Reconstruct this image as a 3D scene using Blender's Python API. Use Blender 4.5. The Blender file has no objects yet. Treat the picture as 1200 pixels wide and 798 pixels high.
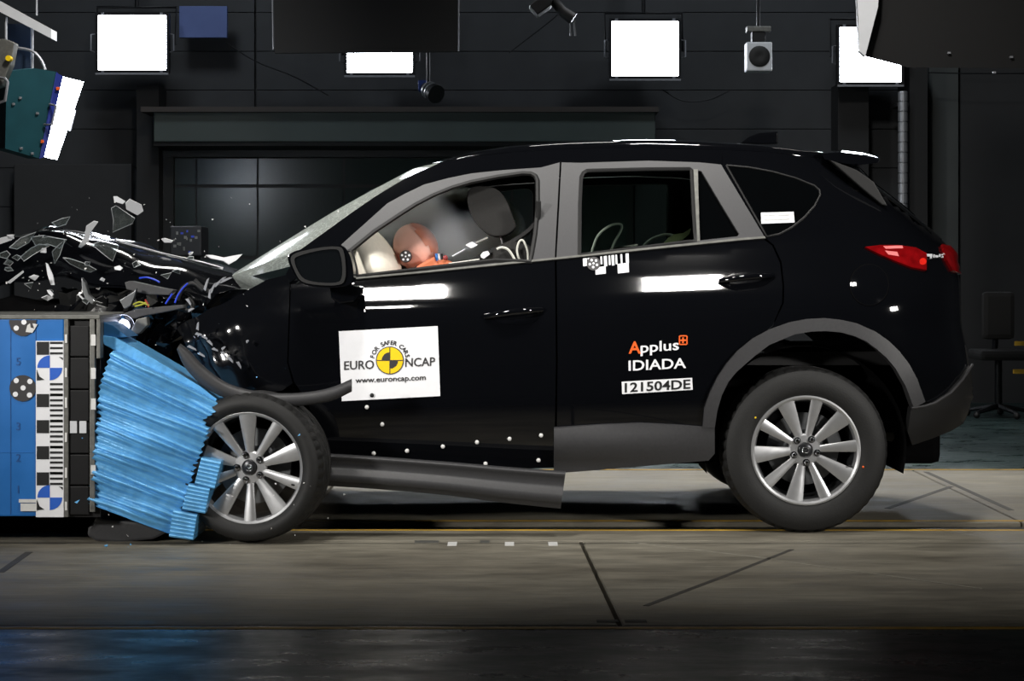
import bpy, bmesh, math, random
import numpy as np
from mathutils import Vector, Matrix
from mathutils.geometry import delaunay_2d_cdt

random.seed(7)
RNG = np.random.default_rng(7)
SC = bpy.context.scene
COL = SC.collection
R = math.radians

# ------------------------------------------------------------------ camera
FPX, CD, CH, HY = 2176.0, 8.0, 1.1, 327.0        # focal length in px, camera distance, height, horizon row
cam = bpy.data.cameras.new('camera')
cam.sensor_width = 36.0
cam.lens = 36.0 * FPX / 1200.0
cam.shift_y = -(399.0 - HY) / 1200.0
cam.clip_end = 200
camo = bpy.data.objects.new('camera', cam)
camo.location = (0, -CD, CH)
camo.rotation_euler = (R(90), 0, 0)
COL.objects.link(camo)
SC.camera = camo

# ------------------------------------------------------------------ world, exposure
w = bpy.data.worlds.new('hall_dark')
SC.world = w
w.use_nodes = True
w.node_tree.nodes['Background'].inputs[0].default_value = (0.012, 0.014, 0.017, 1)
w.node_tree.nodes['Background'].inputs[1].default_value = 0.6
SC.view_settings.view_transform = 'Standard'
SC.view_settings.look = 'None'
SC.view_settings.gamma = 1.0
SC.view_settings.use_curve_mapping = False
SC.view_settings.exposure = 0.0

# ------------------------------------------------------------------ test-hall lamps, plus added fill for the back wall and hanging gear
def area(name, loc, target, sx, sy, power, col=(1, 0.97, 0.92), spread=180):
    l = bpy.data.lights.new(name, 'AREA')
    l.shape = 'RECTANGLE'; l.size = sx; l.size_y = sy
    l.energy = power; l.color = col; l.spread = R(spread)
    o = bpy.data.objects.new(name, l)
    o.location = loc
    o.rotation_euler = (Vector(target) - Vector(loc)).to_track_quat('-Z', 'Y').to_euler()
    COL.objects.link(o)
    return o
for x, y, z, wd, ht, e in ((-1.14, -2.55, 4.9, 0.62, 0.26, 9), (-0.92, -1.75, 5.3, 0.64, 0.38, 19), (1.02, -1.75, 5.3, 0.52, 0.38, 19)):
    area('overhead_flood', (x, y, z), (x * 0.9 + 0.2, 1.1, 0.6), wd, ht, e, spread=72)
for sx, e in ((-1, 25), (1, 20)):
    area('side_flood', (6.0 * sx, -5.4, 2.9), (0.6 * sx, 0.4, 1.15), 0.8, 0.7, e, spread=36)
for x in (-2.2, 0.3, 2.8):
    area('overhead_flood_far', (x, 4.4, 5.2), (x * 0.95, 3.3, 0.0), 0.8, 0.7, 44, spread=76)
for x in (-3.0, 2.2):
    area('added_wall_fill', (x, 5.6, 5.6), (x, 8.7, 2.4), 0.8, 0.7, 46, (0.86, 0.93, 1.0))  # added fill with no visible fixture, lifts the back wall
for x, tx in ((-1.2, -3.1), (1.2, 2.6)):
    area('added_gear_fill', (x, 1.2, 5.0), (tx, 4.2, 2.5), 0.4, 0.4, 16, spread=60)  # added fill aimed at the teal lamp, white beam and strut

# ------------------------------------------------------------------ helpers
def lin(c):
    return tuple(((v / 255) / 12.92 if v / 255 <= 0.04045 else ((v / 255 + 0.055) / 1.055) ** 2.4) for v in c)

def mat(name, srgb, rough=0.5, metal=0.0, var=0.12, scale=14.0, bump=0.0, bscale=60.0, coat=0.0, spec=0.5,
        emit=None, estr=0.0, rvar=0.0, detail=4.0, stretch=(1, 1, 1)):
    m = bpy.data.materials.new(name)
    m.use_nodes = True
    nt = m.node_tree; N = nt.nodes; L = nt.links
    b = N['Principled BSDF']
    c = lin(srgb)
    tc = N.new('ShaderNodeTexCoord')
    mp = N.new('ShaderNodeMapping'); mp.inputs['Scale'].default_value = stretch
    L.new(tc.outputs['Object'], mp.inputs[0])
    nz = N.new('ShaderNodeTexNoise'); nz.inputs['Scale'].default_value = scale; nz.inputs['Detail'].default_value = detail
    L.new(mp.outputs[0], nz.inputs['Vector'])
    cr = N.new('ShaderNodeValToRGB')
    cr.color_ramp.elements[0].position = 0.3; cr.color_ramp.elements[1].position = 0.72
    cr.color_ramp.elements[0].color = tuple(max(0, v * (1 - var)) for v in c) + (1,)
    cr.color_ramp.elements[1].color = tuple(min(1, v * (1 + var)) for v in c) + (1,)
    L.new(nz.outputs['Fac'], cr.inputs[0])
    L.new(cr.outputs[0], b.inputs['Base Color'])
    b.inputs['Roughness'].default_value = rough
    b.inputs['Metallic'].default_value = metal
    b.inputs['Specular IOR Level'].default_value = spec
    b.inputs['Coat Weight'].default_value = coat
    b.inputs['Coat Roughness'].default_value = 0.03
    if rvar:
        mr = N.new('ShaderNodeMapRange')
        mr.inputs['To Min'].default_value = max(0.02, rough - rvar); mr.inputs['To Max'].default_value = min(1, rough + rvar)
        L.new(nz.outputs['Fac'], mr.inputs['Value']); L.new(mr.outputs[0], b.inputs['Roughness'])
    if bump:
        n2 = N.new('ShaderNodeTexNoise'); n2.inputs['Scale'].default_value = bscale; n2.inputs['Detail'].default_value = 3
        L.new(mp.outputs[0], n2.inputs['Vector'])
        bp = N.new('ShaderNodeBump'); bp.inputs['Strength'].default_value = bump; bp.inputs['Distance'].default_value = 0.01
        L.new(n2.outputs['Fac'], bp.inputs['Height']); L.new(bp.outputs[0], b.inputs['Normal'])
    if emit:
        b.inputs['Emission Color'].default_value = lin(emit) + (1,)
        b.inputs['Emission Strength'].default_value = estr
    return m

def glass(name, srgb, alpha_mix=0.85, rough=0.0, milk=0.0):
    """see-through pane: mostly transparent with a Fresnel gloss and an optional milky share of crazed glass"""
    m = bpy.data.materials.new(name); m.use_nodes = True
    nt = m.node_tree; N = nt.nodes; L = nt.links
    N.remove(N['Principled BSDF'])
    out = N['Material Output']
    tr = N.new('ShaderNodeBsdfTransparent'); tr.inputs[0].default_value = lin(srgb) + (1,)
    gl = N.new('ShaderNodeBsdfGlossy'); gl.inputs['Roughness'].default_value = rough
    fr = N.new('ShaderNodeFresnel'); fr.inputs[0].default_value = 1.5
    mx = N.new('ShaderNodeMixShader')
    L.new(fr.outputs[0], mx.inputs[0]); L.new(tr.outputs[0], mx.inputs[1]); L.new(gl.outputs[0], mx.inputs[2])
    last = mx
    if milk:
        df = N.new('ShaderNodeBsdfDiffuse'); df.inputs[0].default_value = (0.66, 0.72, 0.68, 1)
        tl = N.new('ShaderNodeBsdfTranslucent'); tl.inputs[0].default_value = (0.66, 0.72, 0.68, 1)
        ad = N.new('ShaderNodeMixShader'); ad.inputs[0].default_value = 0.5
        L.new(df.outputs[0], ad.inputs[1]); L.new(tl.outputs[0], ad.inputs[2])
        vo = N.new('ShaderNodeTexVoronoi'); vo.inputs['Scale'].default_value = 34; vo.feature = 'DISTANCE_TO_EDGE'
        tc = N.new('ShaderNodeTexCoord'); L.new(tc.outputs['Object'], vo.inputs['Vector'])
        cr = N.new('ShaderNodeValToRGB')
        cr.color_ramp.elements[0].position = 0.0; cr.color_ramp.elements[0].color = (min(1, milk * 1.9),) * 3 + (1,)
        cr.color_ramp.elements[1].position = 0.09; cr.color_ramp.elements[1].color = (milk,) * 3 + (1,)
        L.new(vo.outputs['Distance'], cr.inputs[0])
        m2 = N.new('ShaderNodeMixShader')
        L.new(cr.outputs[0], m2.inputs[0]); L.new(mx.outputs[0], m2.inputs[1]); L.new(ad.outputs[0], m2.inputs[2])
        last = m2
    L.new(last.outputs[0], out.inputs[0])
    return m

def emis(name, srgb, s):
    m = bpy.data.materials.new(name); m.use_nodes = True
    nt = m.node_tree; N = nt.nodes
    N.remove(N['Principled BSDF'])
    e = N.new('ShaderNodeEmission'); e.inputs[0].default_value = lin(srgb) + (1,); e.inputs[1].default_value = s
    nt.links.new(e.outputs[0], N['Material Output'].inputs[0])
    return m

def obj(name, me, m=None, parent=None):
    o = bpy.data.objects.new(name, me)
    COL.objects.link(o)
    if m is not None and not me.materials:
        me.materials.append(m)
    if parent is not None:
        o.parent = parent
    return o

def mesh(name, V, F, m=None, parent=None, smooth=False, flat_from=None):
    me = bpy.data.meshes.new(name)
    me.from_pydata([tuple(map(float, v)) for v in V], [], [tuple(map(int, f)) for f in F])
    if smooth:
        s = np.ones(len(me.polygons), dtype=bool)
        if flat_from is not None:
            s[flat_from:] = False
        me.polygons.foreach_set('use_smooth', s)
    me.update()
    return obj(name, me, m, parent)

def bm_obj(name, bm, m=None, parent=None, smooth=False, angle=None):
    me = bpy.data.meshes.new(name)
    bmesh.ops.recalc_face_normals(bm, faces=bm.faces)
    bm.to_mesh(me); bm.free()
    if smooth:
        me.polygons.foreach_set('use_smooth', np.ones(len(me.polygons), dtype=bool))
        if angle is not None:
            me.set_sharp_from_angle(angle=R(angle))
    me.update()
    return obj(name, me, m, parent)

def empty(name, loc=(0, 0, 0), parent=None):
    o = bpy.data.objects.new(name, None)
    o.empty_display_size = 0.1
    COL.objects.link(o); o.location = loc
    if parent is not None:
        o.parent = parent
    return o

def tag(o, label=None, cat=None, group=None, kind=None):
    if label: o['label'] = label
    if cat: o['category'] = cat
    if group: o['group'] = group
    if kind: o['kind'] = kind
    return o

def at(px, py, Y):
    D = CD + Y
    return Vector(((px - 600) * D / FPX, Y, CH - (py - HY) * D / FPX))

def add_box(bm, x0, x1, y0, y1, z0, z1, mtx=None, bev=0.0):
    vs = [bm.verts.new(v) for v in ((x0, y0, z0), (x1, y0, z0), (x1, y1, z0), (x0, y1, z0),
                                    (x0, y0, z1), (x1, y0, z1), (x1, y1, z1), (x0, y1, z1))]
    if mtx is not None:
        for v in vs: v.co = mtx @ v.co
    fs = [bm.faces.new([vs[i] for i in f]) for f in ((0, 3, 2, 1), (4, 5, 6, 7), (0, 1, 5, 4), (1, 2, 6, 5), (2, 3, 7, 6), (3, 0, 4, 7))]
    if bev:
        es = list({e for f in fs for e in f.edges})
        bmesh.ops.bevel(bm, geom=es, offset=bev, segments=2, profile=0.6, affect='EDGES')

def box(name, x0, x1, y0, y1, z0, z1, m, parent=None, bev=0.0, mtx=None):
    bm = bmesh.new(); add_box(bm, x0, x1, y0, y1, z0, z1, mtx, bev)
    return bm_obj(name, bm, m, parent)

def pbox(name, px0, py0, px1, py1, Y, depth, m, parent=None, bev=0.0):
    """box whose camera-side face covers a pixel rectangle at depth Y"""
    a = at(px0, py1, Y); b = at(px1, py0, Y)
    return box(name, a.x, b.x, Y, Y + depth, a.z, b.z, m, parent, bev)

def tube_mesh(bm, pts, r, n=8, caps=True):
    pts = [Vector(p) for p in pts]
    rs = r if isinstance(r, (list, tuple)) else [r] * len(pts)
    rings = []
    up = None
    for i, p in enumerate(pts):
        t = (pts[min(i + 1, len(pts) - 1)] - pts[max(i - 1, 0)]).normalized()
        if up is None:
            up = Vector((0, 0, 1)) if abs(t.z) < 0.9 else Vector((1, 0, 0))
        s = t.cross(up).normalized(); up = s.cross(t).normalized()
        rings.append([bm.verts.new(p + (s * math.cos(2 * math.pi * k / n) + up * math.sin(2 * math.pi * k / n)) * rs[i]) for k in range(n)])
    for a, b in zip(rings, rings[1:]):
        for k in range(n):
            bm.faces.new((a[k], a[(k + 1) % n], b[(k + 1) % n], b[k]))
    if caps:
        bm.faces.new(rings[0][::-1]); bm.faces.new(rings[-1])

def smooth_pts(pts, k=5):
    """Catmull-Rom through a list of tuples"""
    P = [np.array(p, float) for p in pts]
    out = []
    for i in range(len(P) - 1):
        p0 = P[max(i - 1, 0)]; p1 = P[i]; p2 = P[i + 1]; p3 = P[min(i + 2, len(P) - 1)]
        for j in range(k):
            t = j / k
            out.append(0.5 * ((2 * p1) + (-p0 + p2) * t + (2 * p0 - 5 * p1 + 4 * p2 - p3) * t * t + (-p0 + 3 * p1 - 3 * p2 + p3) * t ** 3))
    out.append(P[-1])
    return [tuple(p) for p in out]

def rounded(poly, k=3):
    """closed outline with soft corners"""
    P = [poly[-1]] + list(poly) + [poly[0], poly[1]]
    return smooth_pts(P, k)[k:-(k + 1)]

def tube(name, pts, r, m, parent=None, n=8, k=0):
    if k:
        n0 = len(pts); pts = smooth_pts(pts, k)
        if isinstance(r, (list, tuple)): r = list(np.interp(np.linspace(0, n0 - 1, len(pts)), range(n0), r))
    bm = bmesh.new(); tube_mesh(bm, pts, r, n)
    return bm_obj(name, bm, m, parent, smooth=True, angle=50)

def lathe(bm, prof, n=48, axis='Y', mod=None):
    rings = []
    for j, (r, y) in enumerate(prof):
        ring = []
        for k in range(n):
            a = 2 * math.pi * k / n
            rr = r if mod is None else mod(j, k, r)
            ring.append(bm.verts.new((rr * math.cos(a), y, rr * math.sin(a))))
        rings.append(ring)
    for a, b in zip(rings, rings[1:]):
        for k in range(n):
            bm.faces.new((a[k], a[(k + 1) % n], b[(k + 1) % n], b[k]))
    return rings

def in_poly(pts, poly):
    x, y = pts[:, 0], pts[:, 1]
    inside = np.zeros(len(pts), bool)
    n = len(poly)
    for i in range(n):
        x0, y0 = poly[i]; x1, y1 = poly[(i + 1) % n]
        if y0 == y1: continue
        c = ((y0 > y) != (y1 > y)) & (x < (x1 - x0) * (y - y0) / (y1 - y0) + x0)
        inside ^= c
    return inside

def densify(poly, step, closed=True):
    out = []
    n = len(poly)
    for i in range(n if closed else n - 1):
        a = np.array(poly[i], float); b = np.array(poly[(i + 1) % n], float)
        k = max(1, int(round(np.linalg.norm(b - a) / step)))
        for j in range(k):
            out.append(tuple(a + (b - a) * j / k))
    if not closed: out.append(tuple(map(float, poly[-1])))
    return out

def tri_poly(poly, holes=(), step=8):
    """triangulate a polygon with holes and interior points, in the plane"""
    loops = [densify(poly, step)] + [densify(h, step) for h in holes]
    V = []; E = []
    for lp in loops:
        s = len(V)
        V += lp
        E += [(s + i, s + (i + 1) % len(lp)) for i in range(len(lp))]
    B = np.array(V)
    lo, hi = B.min(0), B.max(0)
    xs = np.arange(lo[0], hi[0], step); ys = np.arange(lo[1], hi[1], step * 0.866)
    G = np.array([(x + (step / 2 if j % 2 else 0), y) for j, y in enumerate(ys) for x in xs])
    if len(G):
        ok = in_poly(G, loops[0])
        for h in loops[1:]: ok &= ~in_poly(G, h)
        G = G[ok]
    if len(G):
        d = np.min(np.linalg.norm(G[:, None, :] - B[None, :, :], axis=2), axis=1)
        G = G[d > step * 0.55]
        V += [tuple(g) for g in G]
    vo, eo, fo, ov, oe, of = delaunay_2d_cdt([Vector(v) for v in V], E, [], 0, 1e-5)
    P = np.array([tuple(v) for v in vo])
    F = [tuple(f) for f in fo]
    c = np.array([P[list(f)].mean(0) for f in F])
    ok = in_poly(c, loops[0])
    for h in loops[1:]: ok &= ~in_poly(c, h)
    def ar(f):
        a_, b_, c_ = P[f[0]], P[f[1]], P[f[2]]
        return abs((b_[0] - a_[0]) * (c_[1] - a_[1]) - (b_[1] - a_[1]) * (c_[0] - a_[0]))
    F = [f for f, k in zip(F, ok) if k and ar(f) > 1e-2]
    used = sorted({i for f in F for i in f})
    rm = {o: i for i, o in enumerate(used)}
    return P[used], [tuple(rm[i] for i in f) for f in F]

def boundary(F):
    cnt = {}
    for f in F:
        for i in range(len(f)):
            a, b = f[i], f[(i + 1) % len(f)]
            if (b, a) in cnt: del cnt[(b, a)]
            else: cnt[(a, b)] = 1
    return list(cnt)

def sheet(name, V, F, thick, m, parent=None, away=None):
    """a thin solid from an open triangulated surface; away: the inward direction for each vertex"""
    V = np.array(V, float); n = len(V)
    tot = 0.0
    for f in F:
        nn = np.cross(V[f[1]] - V[f[0]], V[f[2]] - V[f[0]])
        tot += np.dot(nn, away[f[0]] if away is not None else np.array((0, 1.0, 0)))
    F2 = [tuple(f) if tot < 0 else tuple(f[::-1]) for f in F]
    if away is None: away = np.tile((0, 1.0, 0), (n, 1))
    W = V + away * thick
    bd = boundary(F2)
    VV = [*V, *W]; FF = [*F2, *[tuple(i + n for i in f[::-1]) for f in F2]]
    nf = len(FF)
    for a, b in bd:
        k = len(VV)
        VV += [V[a], V[b], W[b], W[a]]
        FF.append((k + 1, k, k + 3, k + 2))
    return mesh(name, VV, FF, m, parent, True, nf)

def slab_px(name, poly, Y0, Y1, m, parent=None, holes=(), bev=0.0, step=1e9):
    """extrude a traced outline lying at depth Y0 back to Y1"""
    if holes or step < 1e8:
        P, F = tri_poly(poly, holes, min(step, 40))
    else:
        P = np.array(poly, float); F = None
    bm = bmesh.new()
    if F is None:
        a = [bm.verts.new(at(x, y, Y0)) for x, y in P]
        b = [bm.verts.new((v.co.x, Y1, v.co.z)) for v in a]
        n = len(a)
        bm.faces.new(a); bm.faces.new(b[::-1])
        for i in range(n):
            bm.faces.new((a[i], b[i], b[(i + 1) % n], a[(i + 1) % n]))
        if bev:
            bmesh.ops.recalc_face_normals(bm, faces=bm.faces)
            bmesh.ops.bevel(bm, geom=list(bm.edges), offset=bev, segments=2, profile=0.6, affect='EDGES', clamp_overlap=True)
        bmesh.ops.triangulate(bm, faces=[f for f in bm.faces if len(f.verts) > 4])
        return bm_obj(name, bm, m, parent)
    bm.free()
    V = np.array([tuple(at(x, y, Y0)) for x, y in P])
    return sheet(name, V, F, Y1 - Y0, m, parent)

def text_flat(s, bold=0.0):
    cu = bpy.data.curves.new('tmp_text', 'FONT')
    cu.body = s; cu.size = 1.0; cu.offset = bold; cu.resolution_u = 3
    o = bpy.data.objects.new('tmp_text', cu); COL.objects.link(o)
    dg = bpy.context.evaluated_depsgraph_get(); dg.update()
    me = o.evaluated_get(dg).to_mesh()
    P = np.array([v.co[:2] for v in me.vertices]); F = [tuple(p.vertices) for p in me.polygons]
    o.evaluated_get(dg).to_mesh_clear()
    bpy.data.objects.remove(o); bpy.data.curves.remove(cu)
    return P, F

def text_box(s, x0, x1, ybase, cap, rot=0.0, bold=0.0, ybase1=None):
    """lettering fitted between pixel columns x0..x1 on a baseline, capital height cap"""
    P, F = text_flat(s, bold)
    wx = P[:, 0].max() - P[:, 0].min()
    u = (P[:, 0] - P[:, 0].min()) / wx
    yb = ybase + (0 if ybase1 is None else (ybase1 - ybase) * u)
    return np.stack([x0 + u * (x1 - x0), yb - P[:, 1] / 0.727 * cap], 1), F
# ------------------------------------------------------------------ materials
M_paint = mat('black_paint', (9, 10, 13), 0.045, 0, 0.05, 3, coat=0.6, spec=0.55)
M_crush = mat('black_paint_crumpled', (9, 10, 13), 0.10, 0, 0.05, 3, coat=0.5, bump=0.25, bscale=9)
M_trim = mat('grey_black_plastic', (54, 54, 56), 0.48, 0, 0.10, 90, bump=0.06, bscale=400)
M_pillar = mat('satin_grey_pillar_film', (68, 68, 70), 0.42, 0, 0.06, 160, bump=0.03, bscale=500)
M_rubber = mat('black_rubber', (15, 15, 16), 0.6, 0, 0.15, 60)
M_tyre = mat('tyre_rubber', (19, 19, 19), 0.66, 0, 0.16, 30, bump=0.10, bscale=140)
M_under = mat('underbody_black', (6, 6, 7), 0.9, 0, 0.2, 20, spec=0.08)
M_alloy = mat('silver_alloy', (186, 187, 189), 0.36, 0.75, 0.05, 30)
M_darkalloy = mat('dark_alloy_barrel', (58, 59, 61), 0.5, 0.6, 0.1, 30)
M_steel = mat('brushed_steel', (120, 122, 124), 0.38, 0.85, 0.1, 40)
M_chrome = mat('chrome', (215, 216, 220), 0.10, 1.0, 0.03, 30)
M_glass = glass('clear_tinted_glass', (226, 234, 230))
M_darkglass = mat('privacy_glass', (5, 6, 7), 0.03, 0, 0.05, 4, spec=0.5)
M_wind = glass('crazed_windscreen', (196, 208, 200), milk=0.55, rough=0.12)
M_shard = glass('clear_plastic_shard', (205, 212, 215), rough=0.08, milk=0.05)
M_red = mat('red_lamp_plastic', (120, 8, 12), 0.06, 0, 0.3, 26, coat=0.7)
M_seat = mat('charcoal_seat_fabric', (27, 26, 25), 0.85, 0, 0.15, 120, bump=0.15, bscale=300)
M_int = mat('dark_interior', (17, 17, 18), 0.75, 0, 0.12, 40)
M_airbag = mat('airbag_cloth', (232, 226, 212), 0.85, 0, 0.04, 60, bump=0.15, bscale=24)
M_skin = mat('orange_vinyl_skin', (192, 108, 72), 0.5, 0, 0.06, 12)
M_skinp = mat('peach_vinyl_skin', (226, 174, 158), 0.55, 0, 0.05, 10)
M_white = mat('white_print', (238, 239, 243), 0.5, 0, 0.02, 30)
M_black = mat('black_print', (14, 14, 16), 0.55, 0, 0.04, 30)
M_ink = mat('dark_grey_print', (52, 50, 52), 0.55, 0, 0.04, 30)
M_yellow = mat('yellow_print', (244, 205, 20), 0.5, 0, 0.03, 30)
M_orange = mat('orange_print', (240, 98, 30), 0.5, 0, 0.03, 30)
M_bluep = mat('blue_barrier_paint', (30, 108, 184), 0.42, 0, 0.10, 6, rvar=0.1)
M_honey = mat('blue_honeycomb_sheet', (98, 170, 222), 0.36, 0.15, 0.16, 22, bump=0.25, bscale=60)
M_bluet = mat('blue_target_print', (36, 96, 200), 0.5, 0, 0.03, 30)
M_blackplate = mat('black_barrier_plate', (16, 16, 18), 0.45, 0.2, 0.2, 18)
M_greymetal = mat('grey_steel_edge', (112, 112, 108), 0.5, 0.5, 0.2, 40)
M_tape = mat('white_tape', (214, 214, 212), 0.6, 0, 0.08, 40)
M_wireb = mat('blue_wire', (30, 60, 190), 0.4, 0, 0.05, 30)
M_wirew = mat('pale_cable', (205, 205, 196), 0.5, 0, 0.06, 30)
M_wirey = mat('yellow_green_wire', (150, 150, 40), 0.5, 0, 0.1, 30)
M_wirer = mat('red_wire', (150, 40, 24), 0.5, 0, 0.1, 30)
M_glint = emis('glowing_headlamp_glint', (226, 232, 255), 9)  # emission stands in for a bright reflection in the headlamp
# hall
def floor_mat(name, c0, c1, c2, rough, stretch):
    """worn poured floor: broad stains, fine drag marks and scuffs, polish that varies with them"""
    m = bpy.data.materials.new(name); m.use_nodes = True
    nt = m.node_tree; N = nt.nodes; L = nt.links; b_ = N['Principled BSDF']
    tc = N.new('ShaderNodeTexCoord')
    def nz(scale, st, detail=8, rg=0.6):
        mp = N.new('ShaderNodeMapping'); mp.inputs['Scale'].default_value = st; L.new(tc.outputs['Object'], mp.inputs[0])
        n_ = N.new('ShaderNodeTexNoise'); n_.inputs['Scale'].default_value = scale; n_.inputs['Detail'].default_value = detail; n_.inputs['Roughness'].default_value = rg
        L.new(mp.outputs[0], n_.inputs['Vector']); return n_.outputs['Fac']
    def ramp(f, p0, p1, k0, k1):
        r_ = N.new('ShaderNodeValToRGB'); e_ = r_.color_ramp.elements
        e_[0].position = p0; e_[1].position = p1; e_[0].color = k0; e_[1].color = k1
        L.new(f, r_.inputs[0]); return r_.outputs[0]
    def mixc(t, f, a_, b2):
        x_ = N.new('ShaderNodeMix'); x_.data_type = 'RGBA'; x_.blend_type = t
        if isinstance(f, float): x_.inputs[0].default_value = f
        else: L.new(f, x_.inputs[0])
        L.new(a_, x_.inputs[6]); L.new(b2, x_.inputs[7]); return x_.outputs[2]
    broad = nz(0.9, stretch, 6); mid_n = nz(4.5, stretch, 10, 0.7); fine = nz(30, (stretch[0] * .22, stretch[1] * 1.2, 1), 6, 0.8)
    base = ramp(broad, 0.35, 0.68, lin(c0) + (1,), lin(c1) + (1,))
    base = mixc('MULTIPLY', 0.75, base, ramp(mid_n, 0.32, 0.66, (.45, .45, .45, 1), (1.25, 1.25, 1.25, 1)))
    base = mixc('MULTIPLY', 0.65, base, ramp(fine, 0.36, 0.60, (.5, .49, .47, 1), (1.15, 1.15, 1.15, 1)))
    scuff = ramp(nz(9, (stretch[0] * .25, stretch[1] * 2.2, 1), 4, 0.8), 0.66, 0.74, (0, 0, 0, 1), (.55, .55, .55, 1))
    rgb = N.new('ShaderNodeRGB'); rgb.outputs[0].default_value = lin(c2) + (1,)
    base = mixc('MIX', scuff, base, rgb.outputs[0])
    L.new(base, b_.inputs['Base Color'])
    mr = N.new('ShaderNodeMapRange'); mr.inputs['From Min'].default_value = 0.35; mr.inputs['From Max'].default_value = 0.65
    mr.inputs['To Min'].default_value = rough[0]; mr.inputs['To Max'].default_value = rough[1]
    L.new(mid_n, mr.inputs['Value']); L.new(mr.outputs[0], b_.inputs['Roughness'])
    bp = N.new('ShaderNodeBump'); bp.inputs['Strength'].default_value = 0.16; bp.inputs['Distance'].default_value = 0.01
    L.new(fine, bp.inputs['Height']); L.new(bp.outputs[0], b_.inputs['Normal'])
    return m
M_conc = floor_mat('track_concrete', (112, 106, 93), (150, 145, 131), (70, 66, 58), (0.45, 0.75), (0.5, 1.5, 1))
M_green = floor_mat('green_epoxy_floor', (34, 50, 50), (52, 70, 69), (74, 84, 83), (0.2, 0.5), (0.6, 1.3, 1))
M_yline = mat('yellow_floor_line', (190, 150, 44), 0.6, 0, 0.3, 7, detail=8)
M_rail = mat('dark_rail_steel', (34, 34, 35), 0.45, 0.5, 0.2, 20)
M_wall = mat('dark_wall_cladding', (44, 46, 49), 0.62, 0, 0.12, 5)
M_beam = mat('dark_green_beam', (58, 68, 66), 0.55, 0, 0.10, 3)
M_beamr = mat('brown_flange', (52, 46, 43), 0.6, 0, 0.1, 3)
M_wpane = mat('dark_green_pane', (44, 56, 54), 0.22, 0, 0.12, 2)
M_wframe = mat('dark_window_frame', (20, 22, 23), 0.5, 0, 0.1, 5)
M_post = mat('near_black_post', (18, 19, 21), 0.6, 0, 0.15, 6)
M_panel = mat('charcoal_board', (38, 39, 41), 0.7, 0, 0.1, 5)
M_rightp = mat('grey_green_panel', (62, 66, 66), 0.6, 0, 0.1, 3)
M_lamp = emis('lit_flood_lens', (240, 246, 255), 30)
M_house = mat('black_lamp_housing', (22, 23, 26), 0.45, 0.3, 0.15, 20)
M_teal = mat('teal_lamp_housing', (30, 78, 88), 0.45, 0.1, 0.10, 8)
M_navy = mat('navy_lamp_frame', (36, 52, 140), 0.4, 0.2, 0.12, 12)
M_bluesc = mat('slate_blue_board', (86, 104, 158), 0.6, 0, 0.08, 4)
M_screen = mat('black_cloth_screen', (5, 5, 6), 0.9, 0, 0.2, 20)
M_edge = mat('pale_metal_edge', (150, 152, 158), 0.45, 0.5, 0.1, 20)
M_whitem = mat('white_painted_metal', (206, 208, 212), 0.45, 0, 0.05, 8)
M_duct = mat('spiral_duct_steel', (150, 152, 156), 0.40, 0.6, 0.10, 10)
M_grille = mat('silver_ring', (176, 178, 182), 0.3, 0.7, 0.05, 20)
M_camb = mat('blue_anodised_camera', (40, 60, 120), 0.4, 0.3, 0.1, 20)

# ------------------------------------------------------------------ the hall
def struct(o, label=None):
    o['kind'] = 'structure'
    if label: o['label'] = label
    return o
ZF = CH - 0                                            # camera height over the floor
def yrow(py):                                          # depth of a floor row
    return FPX * CH / (py - HY) - CD
BW = 8.7                                               # back wall
fl = struct(empty('floor'), 'test hall floor of concrete track between green epoxy strips')
# slabs: green front, concrete track in pieces, green back
def fslab(name, pts, m, top=0.0):
    bm = bmesh.new()
    a = [bm.verts.new((x, y, top)) for x, y in pts]
    b = [bm.verts.new((x, y, -0.12)) for x, y in pts]
    n = len(a)
    bm.faces.new(a); bm.faces.new(b[::-1])
    for i in range(n): bm.faces.new((a[i], b[i], b[(i + 1) % n], a[(i + 1) % n]))
    bmesh.ops.recalc_face_normals(bm, faces=bm.faces)
    bmesh.ops.bevel(bm, geom=[e for e in bm.edges if e.verts[0].co.z == top and e.verts[1].co.z == top], offset=0.004, segments=1, affect='EDGES')
    return bm_obj(name, bm, m, fl)
yA, yB, yC, yD = yrow(733), yrow(620), yrow(612), yrow(551)
def ff(px, py):
    Y = yrow(py); return (at(px, py, Y).x, Y)
jx0, jy0 = ff(682, 637)
jx1, jy1 = ff(727, 733)
g = 0.008
def jx(y): return jx0 + (jx1 - jx0) * (y - jy0) / (jy1 - jy0)
fslab('green_slab', [(-9, -13), (9, -13), (9, yA - g), (-9, yA - g)], M_green)
ym = yrow(634)
fslab('track_slab', [(-9, yA + g), (jx(yA) - g, yA + g), (jx(ym) - g, ym), (-9, ym)], M_conc)
fslab('track_slab', [(jx(yA) + g, yA + g), (9, yA + g), (9, ym), (jx(ym) + g, ym)], M_conc)
fslab('track_slab', [(-9, ym + 0.006), (9, ym + 0.006), (9, yB), (-9, yB)], M_conc)
fslab('rail_channel', [(-9, yB + g), (9, yB + g), (9, yC - g), (-9, yC - g)], M_rail, -0.02)
xk = ff(380, 580)[0]
for x0, x1 in ((-9, xk - g), (xk + g, 2.3), (2.31, 9)):
    fslab('track_slab', [(x0, yC), (x1, yC), (x1, yD - g), (x0, yD - g)], M_conc)
fslab('green_slab', [(-9, yD + g), (9, yD + g), (9, BW + 0.3), (-9, BW + 0.3)], M_green)
box('floor_bed', -9, 9, -13, BW + 0.3, -0.16, -0.1, M_rail, fl)
for y in (yA - 0.045, yB - 0.035, yC + 0.05, yD + 0.03):
    box('floor_line', -9, 9, y - 0.017, y + 0.017, -0.001, 0.0012, M_yline, fl)
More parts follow.
